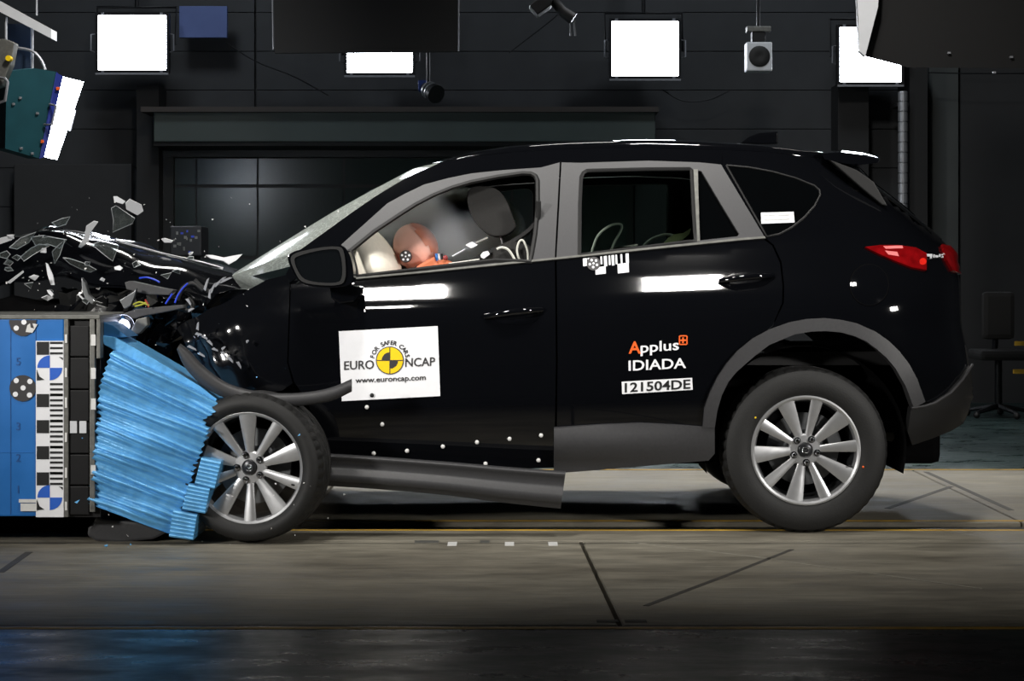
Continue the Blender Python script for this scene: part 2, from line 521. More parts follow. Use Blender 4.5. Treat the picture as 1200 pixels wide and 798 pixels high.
box('floor_slot', -9, 9, yrow(637) - 0.003, yrow(637) + 0.003, -0.001, 0.001, M_rail, fl)
def fstrip(name, a, b, wd, m):
    a = Vector(ff(*a)); b = Vector(ff(*b)); d = (b - a).normalized(); n = Vector((-d.y, d.x)) * wd / 2
    V = [(*(a + n), 0), (*(b + n), 0), (*(b - n), 0), (*(a - n), 0)]
    V = [(x, y, -0.0005) for x, y, z in V] + [(x, y, 0.0012) for x, y, z in V]
    return mesh(name, V, [(4, 5, 6, 7), (0, 3, 2, 1), (0, 1, 5, 4), (1, 2, 6, 5), (2, 3, 7, 6), (3, 0, 4, 7)], m, fl)
M_crackl = mat('pale_joint_filler', (140, 136, 124), 0.7, 0, 0.2, 20)
M_crackd = mat('dark_joint_filler', (62, 59, 54), 0.7, 0, 0.2, 20)
fstrip('joint_filler', (735, 635), (905, 655), 0.018, M_crackl)
fstrip('joint_filler', (905, 656), (1150, 690), 0.014, M_crackl)
fstrip('joint_filler', (757, 710), (850, 675), 0.022, M_crackd)
fstrip('joint_filler', (850, 675), (928, 644), 0.020, M_crackd)
fstrip('joint_filler', (0, 671), (34, 647), 0.03, M_crackd)
fstrip('joint_filler', (1085, 553), (1185, 598), 0.03, M_crackd)
fstrip('joint_filler', (1040, 596), (1115, 570), 0.03, M_crackd)
for x, d in ((712, -1), (745, 1)):
    c = ff(x, 728)
    box('anchor_pocket', c[0] - 0.035, c[0] + 0.035, c[1] - 0.02, c[1] + 0.02, -0.001, 0.0015, M_crackd, fl)
for x in (530, 597, 648):
    c = ff(x, 637.5)
    box('marker_tape', c[0] - 0.019, c[0] + 0.019, c[1] - 0.05, c[1] + 0.05, -0.0005, 0.002, M_tape, fl)
for x, s in ((500, 0.05), (568, 0.02)):
    c = ff(x, 635)
    box('marker_tape', c[0] - s, c[0] + s, c[1] - 0.03, c[1] + 0.03, -0.0005, 0.002, M_greymetal, fl)
# back wall of horizontal cladding boards
wb = struct(box('wall_back', -9, 9, BW + 0.06, BW + 0.3, 0, 7, M_post), 'dark back wall of the test hall clad in wide boards')
z = 0.0
while z < 6.9:
    for x0, x1 in ((-9, -2.32), (-2.3, 3.78), (3.8, 9)):
        box('cladding_board', x0, x1, BW + 0.02, BW + 0.06, z + 0.003, z + 0.347, M_wall, wb, bev=0.003)
    z += 0.35
struct(box('wall_left', -9.2, -9, -13, BW + 0.3, 0, 7, M_wall))
struct(box('wall_right', 9, 9.2, -13, BW + 0.3, 0, 7, M_wall))
struct(box('wall_front', -9.2, 9.2, -13.2, -13, 0, 7, M_wall))
struct(box('ceiling', -9.2, 9.2, -13.2, BW + 0.3, 7, 7.2, M_post))
# wall-mounted beam over the observation window
bmn = struct(pbox('beam_green', 180, 131, 768, 166, 7.9, 0.8, M_beam, None, 0.01), 'long dark green box beam over the observation window')
pbox('flange', 165, 125, 772, 131, 7.84, 0.86, M_beamr, bmn)
pbox('flange', 180, 166, 768, 171, 7.95, 0.7, M_post, bmn)
tag(struct(pbox('post_dark', 160, 100, 186, 478, 8.3, 0.35, M_post)), 'dark steel post left of the observation window')
win = struct(pbox('window_1', 190, 171, 742, 470, 8.60, 0.1, M_wframe), 'observation window with dark green panes and thin frame')
cols = [204, 230, 302, 403, 500, 600, 701, 736]
for i in range(7):
    for y0, y1 in ((186, 216), (220, 300), (304, 380), (384, 462)):
        pbox('pane', cols[i] + 1.2, y0, cols[i + 1] - 1.2, y1, 8.585, 0.012, M_wpane, win)
pbox('mullion', 190, 171, 203, 470, 8.5, 0.1, M_wframe, win)
pbox('head_rail', 190, 171, 742, 184, 8.48, 0.12, M_wframe, win)
for x in (478, 488, 498):
    c = at(x, 176, 8.45)
    pbox('bracket', x - 2.5, 170, x + 1, 173, 8.4, 0.1, M_greymetal, win)
tag(pbox('wall_board', 16, 192, 154, 470, 8.5, 0.1, M_panel, None, 0.01), 'plain charcoal board leaning on the back wall beside the dark post', 'board')
tag(pbox('wall_board', 744, 171, 790, 470, 8.55, 0.1, M_panel, None, 0.01), 'charcoal board under the green beam beside the observation window', 'board')
# right side of the back wall
tag(struct(pbox('pillar_blue', 982, 98, 1018, 480, 8.3, 0.35, M_post)), 'dark pillar under the lamp at the hall corner')
tag(struct(pbox('pillar_black', 1066, 70, 1087, 480, 8.1, 0.5, M_post)), 'black steel pillar beside the spiral duct')
tag(struct(pbox('panel_grey', 1089, 70, 1123, 474, 8.45, 0.2, M_rightp)), 'tall grey green wall panel beside the black pillar')
tag(struct(pbox('panel_dark', 1125, 60, 1500, 474, 8.5, 0.15, M_panel)), 'wide dark wall panel beside the grey green panel')
dt = empty('spiral_duct', at(1058, 478, 8.0))
tag(dt, 'upright silver spiral duct beside the black pillar', 'duct')
bm = bmesh.new()
a = at(1058, 478, 8.0); b = at(1058, 108, 8.0)
zz = np.arange(0, b.z - a.z, 0.088)
rings = []
prof = []
for z in zz:
    prof += [(0.042, z + 0.006), (0.042, z + 0.080), (0.036, z + 0.084), (0.036, z + 0.088)]
for r, z in prof:
    rings.append([bm.verts.new((r * math.cos(2 * math.pi * k / 16), r * math.sin(2 * math.pi * k / 16), z)) for k in range(16)])
for p, q in zip(rings, rings[1:]):
    for k in range(16): bm.faces.new((p[k], p[(k + 1) % 16], q[(k + 1) % 16], q[k]))
bm_obj('duct_pipe', bm, M_duct, dt)
for z in (0.5, 1.6, 2.6):
    box('duct_clip', -0.05, 0.05, 0.0, 0.3, z, z + 0.03, M_post, dt)

# ------------------------------------------------------------------ flood lamps hung at the back wall
def flood(px, py, wpx, hpx, Y, label, tilt=0.0):
    c = at(px, py, Y); s = (CD + Y) / FPX
    w2, h2 = wpx * s / 2, hpx * s / 2
    t = empty('flood_lamp', c); tag(t, label, 'flood lamp', 'lit flood lamps along the back wall')
    t.rotation_euler = (R(tilt), 0, 0)
    bm = bmesh.new()
    add_box(bm, -w2 - 0.02, w2 + 0.02, 0.02, 0.08, -h2 - 0.02, h2 + 0.02)
    V = [(-w2, 0.08, -h2), (w2, 0.08, -h2), (w2, 0.08, h2), (-w2, 0.08, h2), (-w2 * .5, 0.34, -h2 * .5), (w2 * .5, 0.34, -h2 * .5), (w2 * .5, 0.34, h2 * .5), (-w2 * .5, 0.34, h2 * .5)]
    vs = [bm.verts.new(v) for v in V]
    for f in ((0, 1, 5, 4), (1, 2, 6, 5), (2, 3, 7, 6), (3, 0, 4, 7), (4, 5, 6, 7)): bm.faces.new([vs[i] for i in f])
    bm_obj('housing', bm, M_house, t)
    box('lens', -w2, w2, 0.0, 0.02, -h2, h2, M_lamp, t, bev=0.006)
    bm = bmesh.new()
    for sx in (-1, 1): add_box(bm, sx * (w2 + 0.012) - 0.012, sx * (w2 + 0.012) + 0.012, -0.012, 0.03, -h2 - 0.024, h2 + 0.024)
    for sz in (-1, 1): add_box(bm, -w2, w2, -0.012, 0.03, sz * (h2 + 0.012) - 0.012, sz * (h2 + 0.012) + 0.012)
    fr = bm_obj('bezel', bm, M_house, t)
    for sx in (-1, 1):
        for sz in (-1, 1):
            box('clip', sx * w2 * .86 - 0.012, sx * w2 * .86 + 0.012, -0.018, -0.010, sz * (h2 + 0.012) - 0.010, sz * (h2 + 0.012) + 0.010, M_edge, fr)
    box('bottom_rail', -w2 - 0.02, w2 + 0.02, -0.02, 0.01, -h2 - 0.042, -h2 - 0.026, M_edge, t)
    for sx in (-1, 1):
        x = sx * (w2 + 0.062)
        tube('side_handle', [(x - sx * 0.04, 0.04, -0.08), (x, 0.0, -0.07), (x, 0.0, 0.07), (x - sx * 0.04, 0.04, 0.08)], 0.007, M_edge, t, 6)
    tube('yoke', [(-w2 - 0.05, 0.16, 0), (-w2 - 0.05, 0.2, h2 + 0.10), (w2 + 0.05, 0.2, h2 + 0.10), (w2 + 0.05, 0.16, 0)], 0.012, M_house, t, 6)
    tube('hanger', [(0, 0.2, h2 + 0.10), (0, 0.2, 6.98 - c.z)], 0.018, M_house, t, 8)
    return t
flood(155, 50, 80, 64, 8.0, 'lit square flood lamp beside the slate blue board on the back wall')
flood(445, 62, 77, 46, 8.0, 'lit flood lamp half hidden under the hanging black cloth screen')
flood(756, 57, 78, 64, 8.0, 'lit square flood lamp above the roof of the black car')
flood(1020, 64, 72, 64, 8.0, 'lit flood lamp partly covered by the white strut and black hood')
# lamp at the upper left, seen from its side
t = empty('flood_lamp', at(40, 135, 4.2)); tag(t, 'teal flood lamp turned sideways under the white beam', 'flood lamp', 'lit flood lamps along the back wall')
O = t.location.copy()
def loc_mesh(name, pts, F, m, par):
    return mesh(name, [tuple(Vector(p) - O) for p in pts], F, m, par)
q = [(8, 84), (40, 80), (66, 84), (47, 186), (6, 174)]
f0 = [at(x, y, 4.0) for x, y in q]; b0 = [at(x - 14, y, 4.5) for x, y in q]
n = len(q)
loc_mesh('housing', f0 + b0, [tuple(range(n)), tuple(range(2 * n - 1, n - 1, -1))] + [(i, i + n, (i + 1) % n + n, (i + 1) % n) for i in range(n)], M_teal, t)
A = [at(66, 84, 3.99), at(74, 90, 4.0), at(52, 184, 4.0), at(46, 186, 3.99)]
B = [at(60, 86, 4.2), at(70, 91, 4.2), at(48, 183, 4.2), at(40, 184, 4.2)]
loc_mesh('side_frame', A + B, [(0, 1, 2, 3), (7, 6, 5, 4), (0, 4, 5, 1), (1, 5, 6, 2), (2, 6, 7, 3), (3, 7, 4, 0)], M_navy, t)
A = [at(74, 90, 4.0), at(98, 96, 4.42), at(67, 187, 4.42), at(51, 183, 4.0)]
B = [at(68, 91, 4.1), at(92, 97, 4.5), at(61, 186, 4.5), at(45, 182, 4.1)]
loc_mesh('lens', A + B, [(0, 1, 2, 3), (7, 6, 5, 4), (0, 4, 5, 1), (1, 5, 6, 2), (2, 6, 7, 3), (3, 7, 4, 0)], M_lamp, t)
def P4(x, y, Y): return tuple(at(x, y, Y) - O)
tube('side_handle', [P4(58, 122, 3.98), P4(66, 124, 3.93), P4(61, 146, 3.93), P4(52, 146, 3.98)], 0.008, M_edge, t, 6)
tube('side_handle', [P4(84, 127, 4.40), P4(88, 130, 4.36), P4(82, 153, 4.36), P4(78, 150, 4.40)], 0.008, M_edge, t, 6)
for x, y in ((68, 104), (50, 166)):
    p = Vector(P4(x, y, 3.985)); box('rivet', p.x - .01, p.x + .01, p.y - .012, p.y, p.z - .01, p.z + .01, M_orange, t, bev=0.003)
for x, y in ((16, 122), (44, 133), (24, 115), (38, 180), (25, 174)):
    p = Vector(P4(x, y, 3.995)); box('bolt', p.x - .008, p.x + .008, p.y - .012, p.y + .01, p.z - .008, p.z + .008, M_edge, t, bev=0.003)
tube('power_cable', [P4(20, 56, 4.1), P4(38, 60, 4.1), P4(48, 70, 4.1), P4(53, 82, 4.1)], 0.010, M_edge, t, 6, 4)
bmx = empty('white_beam', at(30, 25, 4.2)); tag(bmx, 'slanting white steel beam above the teal lamp', 'beam'); O = bmx.location.copy()
f0 = [at(-60, -32, 4.1), at(0, 1, 4.1), at(60, 34, 4.1), at(60, 45, 4.1), at(0, 14, 4.1), at(-60, -16, 4.1)]
b0 = [Vector((p.x, 4.25, p.z)) for p in f0]; n = 6
loc_mesh('beam_body', f0 + b0, [tuple(range(n)), tuple(range(2 * n - 1, n - 1, -1))] + [(i, i + n, (i + 1) % n + n, (i + 1) % n) for i in range(n)], M_whitem, bmx)
def bar(nm, a, b, r, m, par):
    return tube(nm, [tuple(Vector(a) - O), tuple(Vector(b) - O)], r, m, par, 6)
bar('hanger_rod', at(43, 18, 4.18), at(43, -150, 4.18), 0.006, M_edge, bmx)
bar('side_strut', at(7, 20, 4.15), at(7, 90, 4.15), 0.010, M_edge, bmx)
bar('side_strut', at(38, 34, 4.15), at(38, 84, 4.15), 0.008, M_edge, bmx)
box('cross_plate', *(sorted(((at(8, 0, 4.3) - O).x, (at(36, 0, 4.3) - O).x))), 0.1, 0.12, (at(0, 82, 4.3) - O).z, (at(0, 28, 4.3) - O).z, mat('dark_blue_plate', (24, 40, 62), 0.5), bmx)
lb = slab_px('lamp_bracket', [(-30, 44), (8, 46), (17, 50), (12, 76), (2, 100), (-30, 110)], 3.70, 3.80, M_greymetal, None, bev=0.006)
tag(lb, 'grey lamp bracket with yellow knob at the photo edge under the white beam', 'bracket')
c = at(10.5, 68.5, 3.68); tube('knob', [(c.x, 3.66, c.z), (c.x, 3.71, c.z)], 0.018, M_yellow, lb, 10)
h0 = at(3, 108, 3.95)
hh = tube('loop_handle', [tuple(at(-6, 90, 3.7)), tuple(at(6, 92, 3.66)), tuple(at(9, 96, 3.66)), tuple(at(6, 118, 3.66)), tuple(at(-6, 122, 3.7))], 0.010, M_edge, lb, 6)
# hanging black cloth screens
sc1 = empty('hanging_screen', at(428, 60, 5.2)); tag(sc1, 'wide black cloth screen hanging in front of a lamp', 'screen'); O = sc1.location.copy()
f0 = [at(318, -160, 5.2), at(538, -160, 5.2), at(538, 60, 5.2), at(322, 62, 5.2)]
b0 = [Vector((p.x, 5.26, p.z)) for p in f0]
loc_mesh('cloth', f0 + b0, [(0, 1, 2, 3), (7, 6, 5, 4), (0, 4, 5, 1), (1, 5, 6, 2), (2, 6, 7, 3), (3, 7, 4, 0)], M_screen, sc1)
bar('edge_rail', at(317, -160, 5.2), at(320, 58, 5.2), 0.004, M_edge, sc1)
bar('edge_rail', at(538.5, -160, 5.2), at(537.5, 60, 5.2), 0.006, M_edge, sc1)
bar('hanger_rod', at(428, -150, 5.23), Vector((at(428, 0, 5.23).x, 5.23, 6.98)), 0.012, M_post, sc1)
sc2 = empty('black_hood', at(1110, 60, 4.0)); tag(sc2, 'large black hood hanging at the top corner over a lamp', 'hood'); O = sc2.location.copy()
q = [(1031, -120), (1400, -120), (1400, 82), (1064, 79), (1014, 66)]
f0 = [at(x, y, 4.0) for x, y in q]; b0 = [at(x + 22, y - 8, 4.8) for x, y in q]; n = 5
loc_mesh('hood_body', f0 + b0, [tuple(range(n)), tuple(range(2 * n - 1, n - 1, -1))] + [(i, i + n, (i + 1) % n + n, (i + 1) % n) for i in range(n)], M_screen, sc2)
for x, y in ((1112, 62), (1185, 67), (1165, 85)):
    p = at(x, y, 3.99) - O; box('bolt', p.x - .009, p.x + .009, p.y - .01, p.y + .01, p.z - .006, p.z + .006, M_edge, sc2)
bar('hanger_rod', at(1250, -110, 4.4), Vector((at(1250, 0, 4.4).x, 4.4, 6.98)), 0.015, M_post, sc2)
st = slab_px('white_strut', [(1000, -60), (1033, -60), (1029, 8), (1014, 66), (1007, 60), (1005, 8)], 3.9, 3.96, M_whitem)
tag(st, 'white tapering strut hanging in front of a lamp beside the black hood', 'strut')
bs = pbox('wall_sign', 210, 7, 266, 44, 8.4, 0.05, M_bluesc, None, 0.004)
tag(bs, 'blank slate blue board high on the back wall', 'board')
# test cameras
cm = empty('test_camera', at(890, 66, 7.0)); tag(cm, 'white boxed test camera with round black lens on a bracket', 'camera', 'cameras hung in the hall'); O = cm.location.copy()
s = 15 / FPX
box('body', -15 * s, 15 * s, 0, 0.16, -17 * s, 17 * s, M_whitem, cm, bev=0.012)
bm = bmesh.new(); lathe(bm, [(0.001, -0.004), (0.03, -0.006), (0.075, -0.012), (0.085, -0.006), (0.088, 0.01)], 24); bm_obj('lens', bm, M_rubber, cm, True, 40)
box('mount', -8 * s, 8 * s, 0.04, 0.12, 17 * s, 30 * s, M_house, cm, bev=0.006)
box('mount_plate', -14 * s, 14 * s, 0.03, 0.13, 30 * s, 36 * s, M_greymetal, cm, bev=0.005)
tube('hanger_rod', [(0, 0.08, 36 * s), (0, 0.08, 6.98 - O.z)], 0.014, M_house, cm, 8)
cm = empty('test_camera', at(505, 105, 6.5)); tag(cm, 'small blue camera with silver ringed lens below the cloth screen', 'camera', 'cameras hung in the hall'); O = cm.location.copy()
d = (at(520, 116, 6.3) - at(500, 104, 6.5)).normalized()
p0 = at(497, 102, 6.5) - O
def lerp(k): return tuple(p0 + d * k)
box('body', p0.x - .045, p0.x + .02, -0.04, 0.10, p0.z - .035, p0.z + .05, M_camb, cm, bev=0.006)
tube('lens', [lerp(0.02), lerp(0.06), lerp(0.06), lerp(0.14), lerp(0.14), lerp(0.19)], [0.045, 0.045, 0.058, 0.062, 0.072, 0.075], M_house, cm, 16)
for k in (0.072, 0.112): tube('lens_ring', [lerp(k), lerp(k + 0.014)], [0.068, 0.069], M_grille, cm, 16)
tube('hanger_rod', [(p0.x + .03, 0.05, 0), (p0.x + .03, 0.05, 6.98 - O.z)], 0.014, M_house, cm, 8)
cm = empty('test_camera', at(650, 18, 5.0)); tag(cm, 'black camera on a bent arm at the top edge above the car', 'camera', 'cameras hung in the hall'); O = cm.location.copy()
def P5(x, y, Y=5.0): return tuple(at(x, y, Y) - O)
tube('arm', [P5(640, -30), P5(650, 2), P5(660, 14), P5(672, 22)], [0.03, 0.035, 0.04, 0.045], M_house, cm, 8)
o = slab_px('body', [(620, 6), (630, -2), (648, -4), (646, 6), (630, 17)], 4.9, 5.1, M_house, None, bev=0.008); o.parent = cm; o.matrix_parent_inverse = Matrix.Translation(-O)
for x in (668, 673): tube('prong', [P5(x, 24), P5(x + 1, 42)], 0.009, M_grille, cm, 6)
tube('hanger_rod', [P5(640, -28), (P5(640, 0)[0], 0, 6.98 - O.z)], 0.02, M_house, cm, 8)
# cables slung on the wall
for i, (pts, lb_) in enumerate((([(596, 62), (620, 44), (648, 22), (660, 10)], 'thin black cable running down from the bent camera arm'),
                  ([(776, 105), (800, 118), (830, 117), (855, 106)], 'drooping black cable under the lamp above the car roof'),
                  ([(265, 50), (300, 72), (345, 90), (385, 112)], 'thin black cable below the slate blue board'),
                  ([(1088, 85), (1130, 86), (1200, 86), (1260, 84)], 'thin cable strung below the black hood'))):
    Yc = 8.3 if i != 3 else 7.9
    tag(tube('wall_cable', [tuple(at(x, y, Yc)) for x, y in pts], 0.006, M_house, None, 6, 5), lb_, 'cable', 'cables on the back wall')
# equipment box and dark chair at the back
eq = pbox('equipment_box', 199, 265, 236, 300, 6.4, 0.35, M_house, None, 0.01); tag(eq, 'dark equipment box with speckled front behind the crumpled bonnet', 'equipment box')
for i in range(16):
    x = 202 + random.random() * 30; y = 268 + random.random() * 28
    pbox('indicator', x, y, x + 1.5 + random.random() * 2, y + 2 + random.random() * 2, 6.392, 0.012, M_greymetal if i % 4 else M_wireb, eq)
pbox('stand', 205, 300, 230, 491.5, 6.5, 0.2, M_house, eq)
# ------------------------------------------------------------------ a dark office chair at the back of the hall
oc = empty('office_chair', at(1170, 478, 6.8)); oc.location.z = 0; tag(oc, 'black office chair standing in the dark behind the car tail', 'chair')
O = oc.location.copy()
bm = bmesh.new(); add_box(bm, -0.13, 0.13, -0.03, 0.05, 0.62, 1.0, None, 0.04); bm_obj('backrest', bm, M_seat, oc)
bm = bmesh.new(); add_box(bm, -0.2, 0.2, -0.25, 0.2, 0.46, 0.54, None, 0.03); bm_obj('seat', bm, M_seat, oc)
tube('back_stem', [(0, 0.12, 0.48), (0, 0.1, 0.6), (0, 0.03, 0.75)], 0.025, M_house, oc)
tube('column', [(0, 0, 0.06), (0, 0, 0.46)], 0.03, M_house, oc)
for k in range(5):
    a = k * 1.2566; tube('leg', [(0, 0, 0.09), (0.26 * math.cos(a), 0.26 * math.sin(a), 0.045)], [0.025, 0.015], M_house, oc, 6)
    bm = bmesh.new(); bmesh.ops.create_uvsphere(bm, u_segments=8, v_segments=6, radius=0.028); bmesh.ops.translate(bm, verts=bm.verts, vec=(0.26 * math.cos(a), 0.26 * math.sin(a), 0.028)); bm_obj('caster', bm, M_rubber, oc)
for i, (x, y) in enumerate(((1190, 400), (1188, 433))):
    tag(pbox('yellow_marker', x, y, x + 14, y + 5, 7.4, 0.03, M_yline), ('small yellow tag hanging behind the office chair, upper one', 'small yellow tag hanging behind the office chair, lower one')[i], 'tag', 'yellow tags at the back')

# ------------------------------------------------------------------ car side surface
YC = 0.92                                             # centre plane of the car
def zbelt(x): return 1.10 + 0.0976 * (x + 0.63)
# section of the flank: slope of the surface against the height over the shoulder line
_h = np.linspace(-1.3, 0.9, 2201)
_s = np.interp(_h, [-1.3, -0.75, -0.55, -0.42, -0.30, -0.17, -0.12, -0.065, -0.035, 0.028, 0.034, 0.07, 0.9], [-0.35, -0.30, -0.14, -0.02, 0.0, 0.06, 0.20, 0.50, 0.635, 0.695, 0.59, 0.585, 0.585])
_k = np.ones(5) / 5.0
_s = np.convolve(np.pad(_s, 2, mode='edge'), _k, mode='valid')
_Y = np.concatenate([[0], np.cumsum((_s[1:] + _s[:-1]) / 2 * (_h[1] - _h[0]))])
_Y -= _Y.min()
def zshoulder(x): return 1.034 + 0.034 * (x + 0.44)
SIL = [(150, 985), (187, 1003), (200, 1014), (215, 1027), (240, 1060), (262, 1086), (280, 1106), (295, 1119), (325, 1126), (380, 1128), (408, 1134), (430, 1138), (470, 1139), (490, 1133), (520, 1118), (560, 1090)]
NS = 2.6
def plan_max_px(Xr, xc, y0):
    t = np.linspace(0, 1, 200)
    Y = y0 + (YC - y0) * (1 - (1 - t**NS) ** (1 / NS)); X = xc + (Xr - xc) * t
    return (600 + X * FPX / (CD + Y)).max()
def yraw(x, z):
    e = np.maximum(z - zbelt(x), 0)
    y = np.interp(z - e - zshoulder(x), _h, _Y) + 0.35 * e + 0.06 * e * e
    f = np.maximum(-0.95 - x, 0)
    return y + 0.45 * f * f
ZT, XT = [], []
for py, px in SIL:
    z = CH - (py - HY) * 8.42 / FPX
    y0 = float(yraw(np.array(1.5), np.array(z)))
    lo, hi = 0.8, 3.0
    for _ in range(40):
        mid = (lo + hi) / 2
        if plan_max_px(mid, mid - 0.66, y0) > px: hi = mid
        else: lo = mid
    ZT.append(z); XT.append(lo)
ZT = np.array(ZT)[::-1]; XT = np.array(XT)[::-1]
def xrear(z): return np.interp(z, ZT, XT)
def yside(x, z):
    x = np.asarray(x, float); z = np.asarray(z, float)
    y0 = yraw(x, z); xr = xrear(z); xc = xr - 0.66
    u = np.clip((x - xc) / 0.66, 0, 1)
    return y0 + (YC - y0) * (1 - (1 - u**NS) ** (1 / NS))
def hit(P, off=0.0):
    """first point of the car's side along the ray through each traced pixel"""
    P = np.asarray(P, float)
    lo = np.full(len(P), -0.4); hi = np.full(len(P), YC)
    for _ in range(36):
        Y = (lo + hi) / 2; D = CD + Y
        X = (P[:, 0] - 600) * D / FPX; Z = CH - (P[:, 1] - HY) * D / FPX
        f = Y - yside(X, Z)
        hi = np.where(f > 0, Y, hi); lo = np.where(f > 0, lo, Y)
    Y = (lo + hi) / 2; D = CD + Y
    V = np.stack([(P[:, 0] - 600) * D / FPX, Y, CH - (P[:, 1] - HY) * D / FPX], 1)
    e = 0.004
    gx = (yside(V[:, 0] + e, V[:, 2]) - yside(V[:, 0] - e, V[:, 2])) / (2 * e)
    gz = (yside(V[:, 0], V[:, 2] + e) - yside(V[:, 0], V[:, 2] - e)) / (2 * e)
    gx = np.clip(gx, -4, 4)
    nrm = np.stack([-gx, np.ones_like(gx), -gz], 1); nrm /= np.linalg.norm(nrm, axis=1)[:, None]
    return V - nrm * off, nrm
def panel(name, poly, m, parent, holes=(), off=0.0, thick=0.012, step=8, warp=None):
    P, F = tri_poly(poly, holes, step)
    V, n = hit(P, off)
    if warp is not None: V = warp(V, P)
    return sheet(name, V, F, thick, m, parent, n)
def decal(name, P, F, m, parent, off=0.004, thick=0.0015):
    P = np.asarray(P)
    big = [f for f in F if len(f) == 4 and np.ptp(P[list(f)], axis=0).max() > 14]
    if big:
        PP, FF = [], []
        for f in F:
            q, t = tri_poly([tuple(P[i]) for i in f], (), 8) if f in big else (P[list(f)], [tuple(range(len(f)))])
            k = len(PP); PP += [tuple(x) for x in q]; FF += [tuple(i + k for i in g_) for g_ in t]
        P, F = np.array(PP), FF
    V, n = hit(P, off)
    F3 = []
    for f in F:
        for k in range(1, len(f) - 1): F3.append((f[0], f[k], f[k + 1]))
    return sheet(name, V, F3, thick, m, parent, n)
def disc_px(cx, cy, r, n=28, a0=0, a1=360, ry=None):
    ry = ry or r
    full = abs(a1 - a0) >= 360
    pts = [(cx + r * math.cos(R(a)), cy - ry * math.sin(R(a))) for a in np.linspace(a0, a1, n, endpoint=not full)]
    if full: return np.array(pts), [tuple(range(n))]
    return np.array([(cx, cy)] + pts), [tuple(range(n + 1))]
def rects(lst):
    V, F = [], []
    for r in lst:
        k = len(V)
        if len(r) == 4 and not hasattr(r[0], '__len__'):
            x0, y0, x1, y1 = r; V += [(x0, y0), (x1, y0), (x1, y1), (x0, y1)]
        else: V += list(r)
        F.append((k, k + 1, k + 2, k + 3))
    return np.array(V, float), F
def merge(parts):
    V, F = [], []
    for P, f in parts:
        k = len(V); V += [tuple(p) for p in P]; F += [tuple(i + k for i in q) for q in f]
    return np.array(V), F

car = empty('car', (0, 0, 0))
tag(car, 'black five door suv with a crushed front hitting the blue barrier', 'car')
MIRROR = []                                            # panels repeated on the far side
def both(o): MIRROR.append(o); return o

# ---- doors and quarter panel
def crump(amp, x_from, x_to):
    def f(V, P):
        V = V.copy()
        k = np.clip((x_from - V[:, 0]) / (x_from - x_to), 0, 1)
        a = np.sin(V[:, 0] * 31 + V[:, 2] * 17) + 0.7 * np.sin(V[:, 2] * 43 - V[:, 0] * 13 + 1.3) + 0.5 * np.sin(V[:, 0] * 71 + V[:, 2] * 29)
        V[:, 1] += amp * k * a
        V[:, 2] += amp * 0.6 * k * np.sin(V[:, 0] * 47 + 0.5)
        return V
    return f
fdoor = both(panel('front_door', [(341, 333), (424, 327), (500, 319.5), (580, 311), (650.2, 304), (651.5, 420), (649.5, 548), (560, 551), (372, 538), (371, 500), (360, 470), (345, 448), (338, 425)], M_paint, car))
rdoor = both(panel('rear_door', [(652.3, 303.8), (760, 292), (868, 281), (893, 279), (905, 288), (914, 308), (917, 335), (916.5, 355), (905, 382), (864, 411), (841, 441), (827, 476), (823, 500), (822, 540), (652, 548), (653.5, 420)], M_paint, car))
QG = [(851, 194), (878, 196.5), (905, 201.5), (932, 209), (954, 218), (960, 223), (961, 229), (954, 242), (941, 256), (927, 267), (913, 274.5), (898.5, 277.5)]
ARCH_OUT = [(823, 500), (825, 478), (832, 459), (841, 441), (851, 426), (864, 411), (881, 397), (901, 386), (925, 377.5), (945, 374), (966, 373), (985, 375), (1003, 379), (1025, 389), (1040, 400), (1052, 412), (1063, 427), (1072, 444), (1081, 470)]
ARCH_IN = [(837, 500), (840, 480), (845, 463), (853, 447), (862, 436), (872, 427), (886, 415), (901, 404), (930, 392), (950, 388.5), (968, 388), (985, 389.5), (1001, 394), (1014, 400), (1026, 409), (1037, 419), (1047, 431), (1059, 452), (1068, 477)]
quarter = both(panel('rear_quarter_panel', [(846.5, 193.5), (846, 176), (900, 178), (940, 183), (985, 190), (1008, 197), (1024, 214), (1057, 239), (1083, 262), (1101, 279), (1112, 290), (1119, 300), (1123, 325), (1125, 380), (1131, 408), (1134, 430), (1124, 444), (1110, 460), (1092, 471), (1081, 471)]
                     + ARCH_OUT[-2:5:-1] + [(905.5, 383), (918.5, 355), (919, 335), (916, 307), (907, 287), (897.5, 279)], M_paint, car, holes=[[(x, y) for x, y in QG]], step=7))
fend = panel('front_fender', [(336, 322), (339.5, 333), (336.5, 425), (343, 449), (330, 458), (300, 462), (262, 452), (240, 436), (222, 414), (214, 398), (206, 386), (222, 374), (252, 360), (285, 343), (312, 328)], M_crush, car, step=6, warp=crump(0.010, -1.12, -1.40))
# intact far fender and the far flank
ffend = panel('front_fender', [(339, 333), (336.5, 425), (345, 448), (371, 500), (340, 470), (300, 455), (262, 452), (200, 430), (100, 420), (60, 400), (80, 360), (160, 345), (250, 335), (312, 326)], M_crush, car, step=12, warp=crump(0.012, -1.3, -1.9))
ffend.scale = (1, -1, 1); ffend.location = (0, 2 * YC, 0)
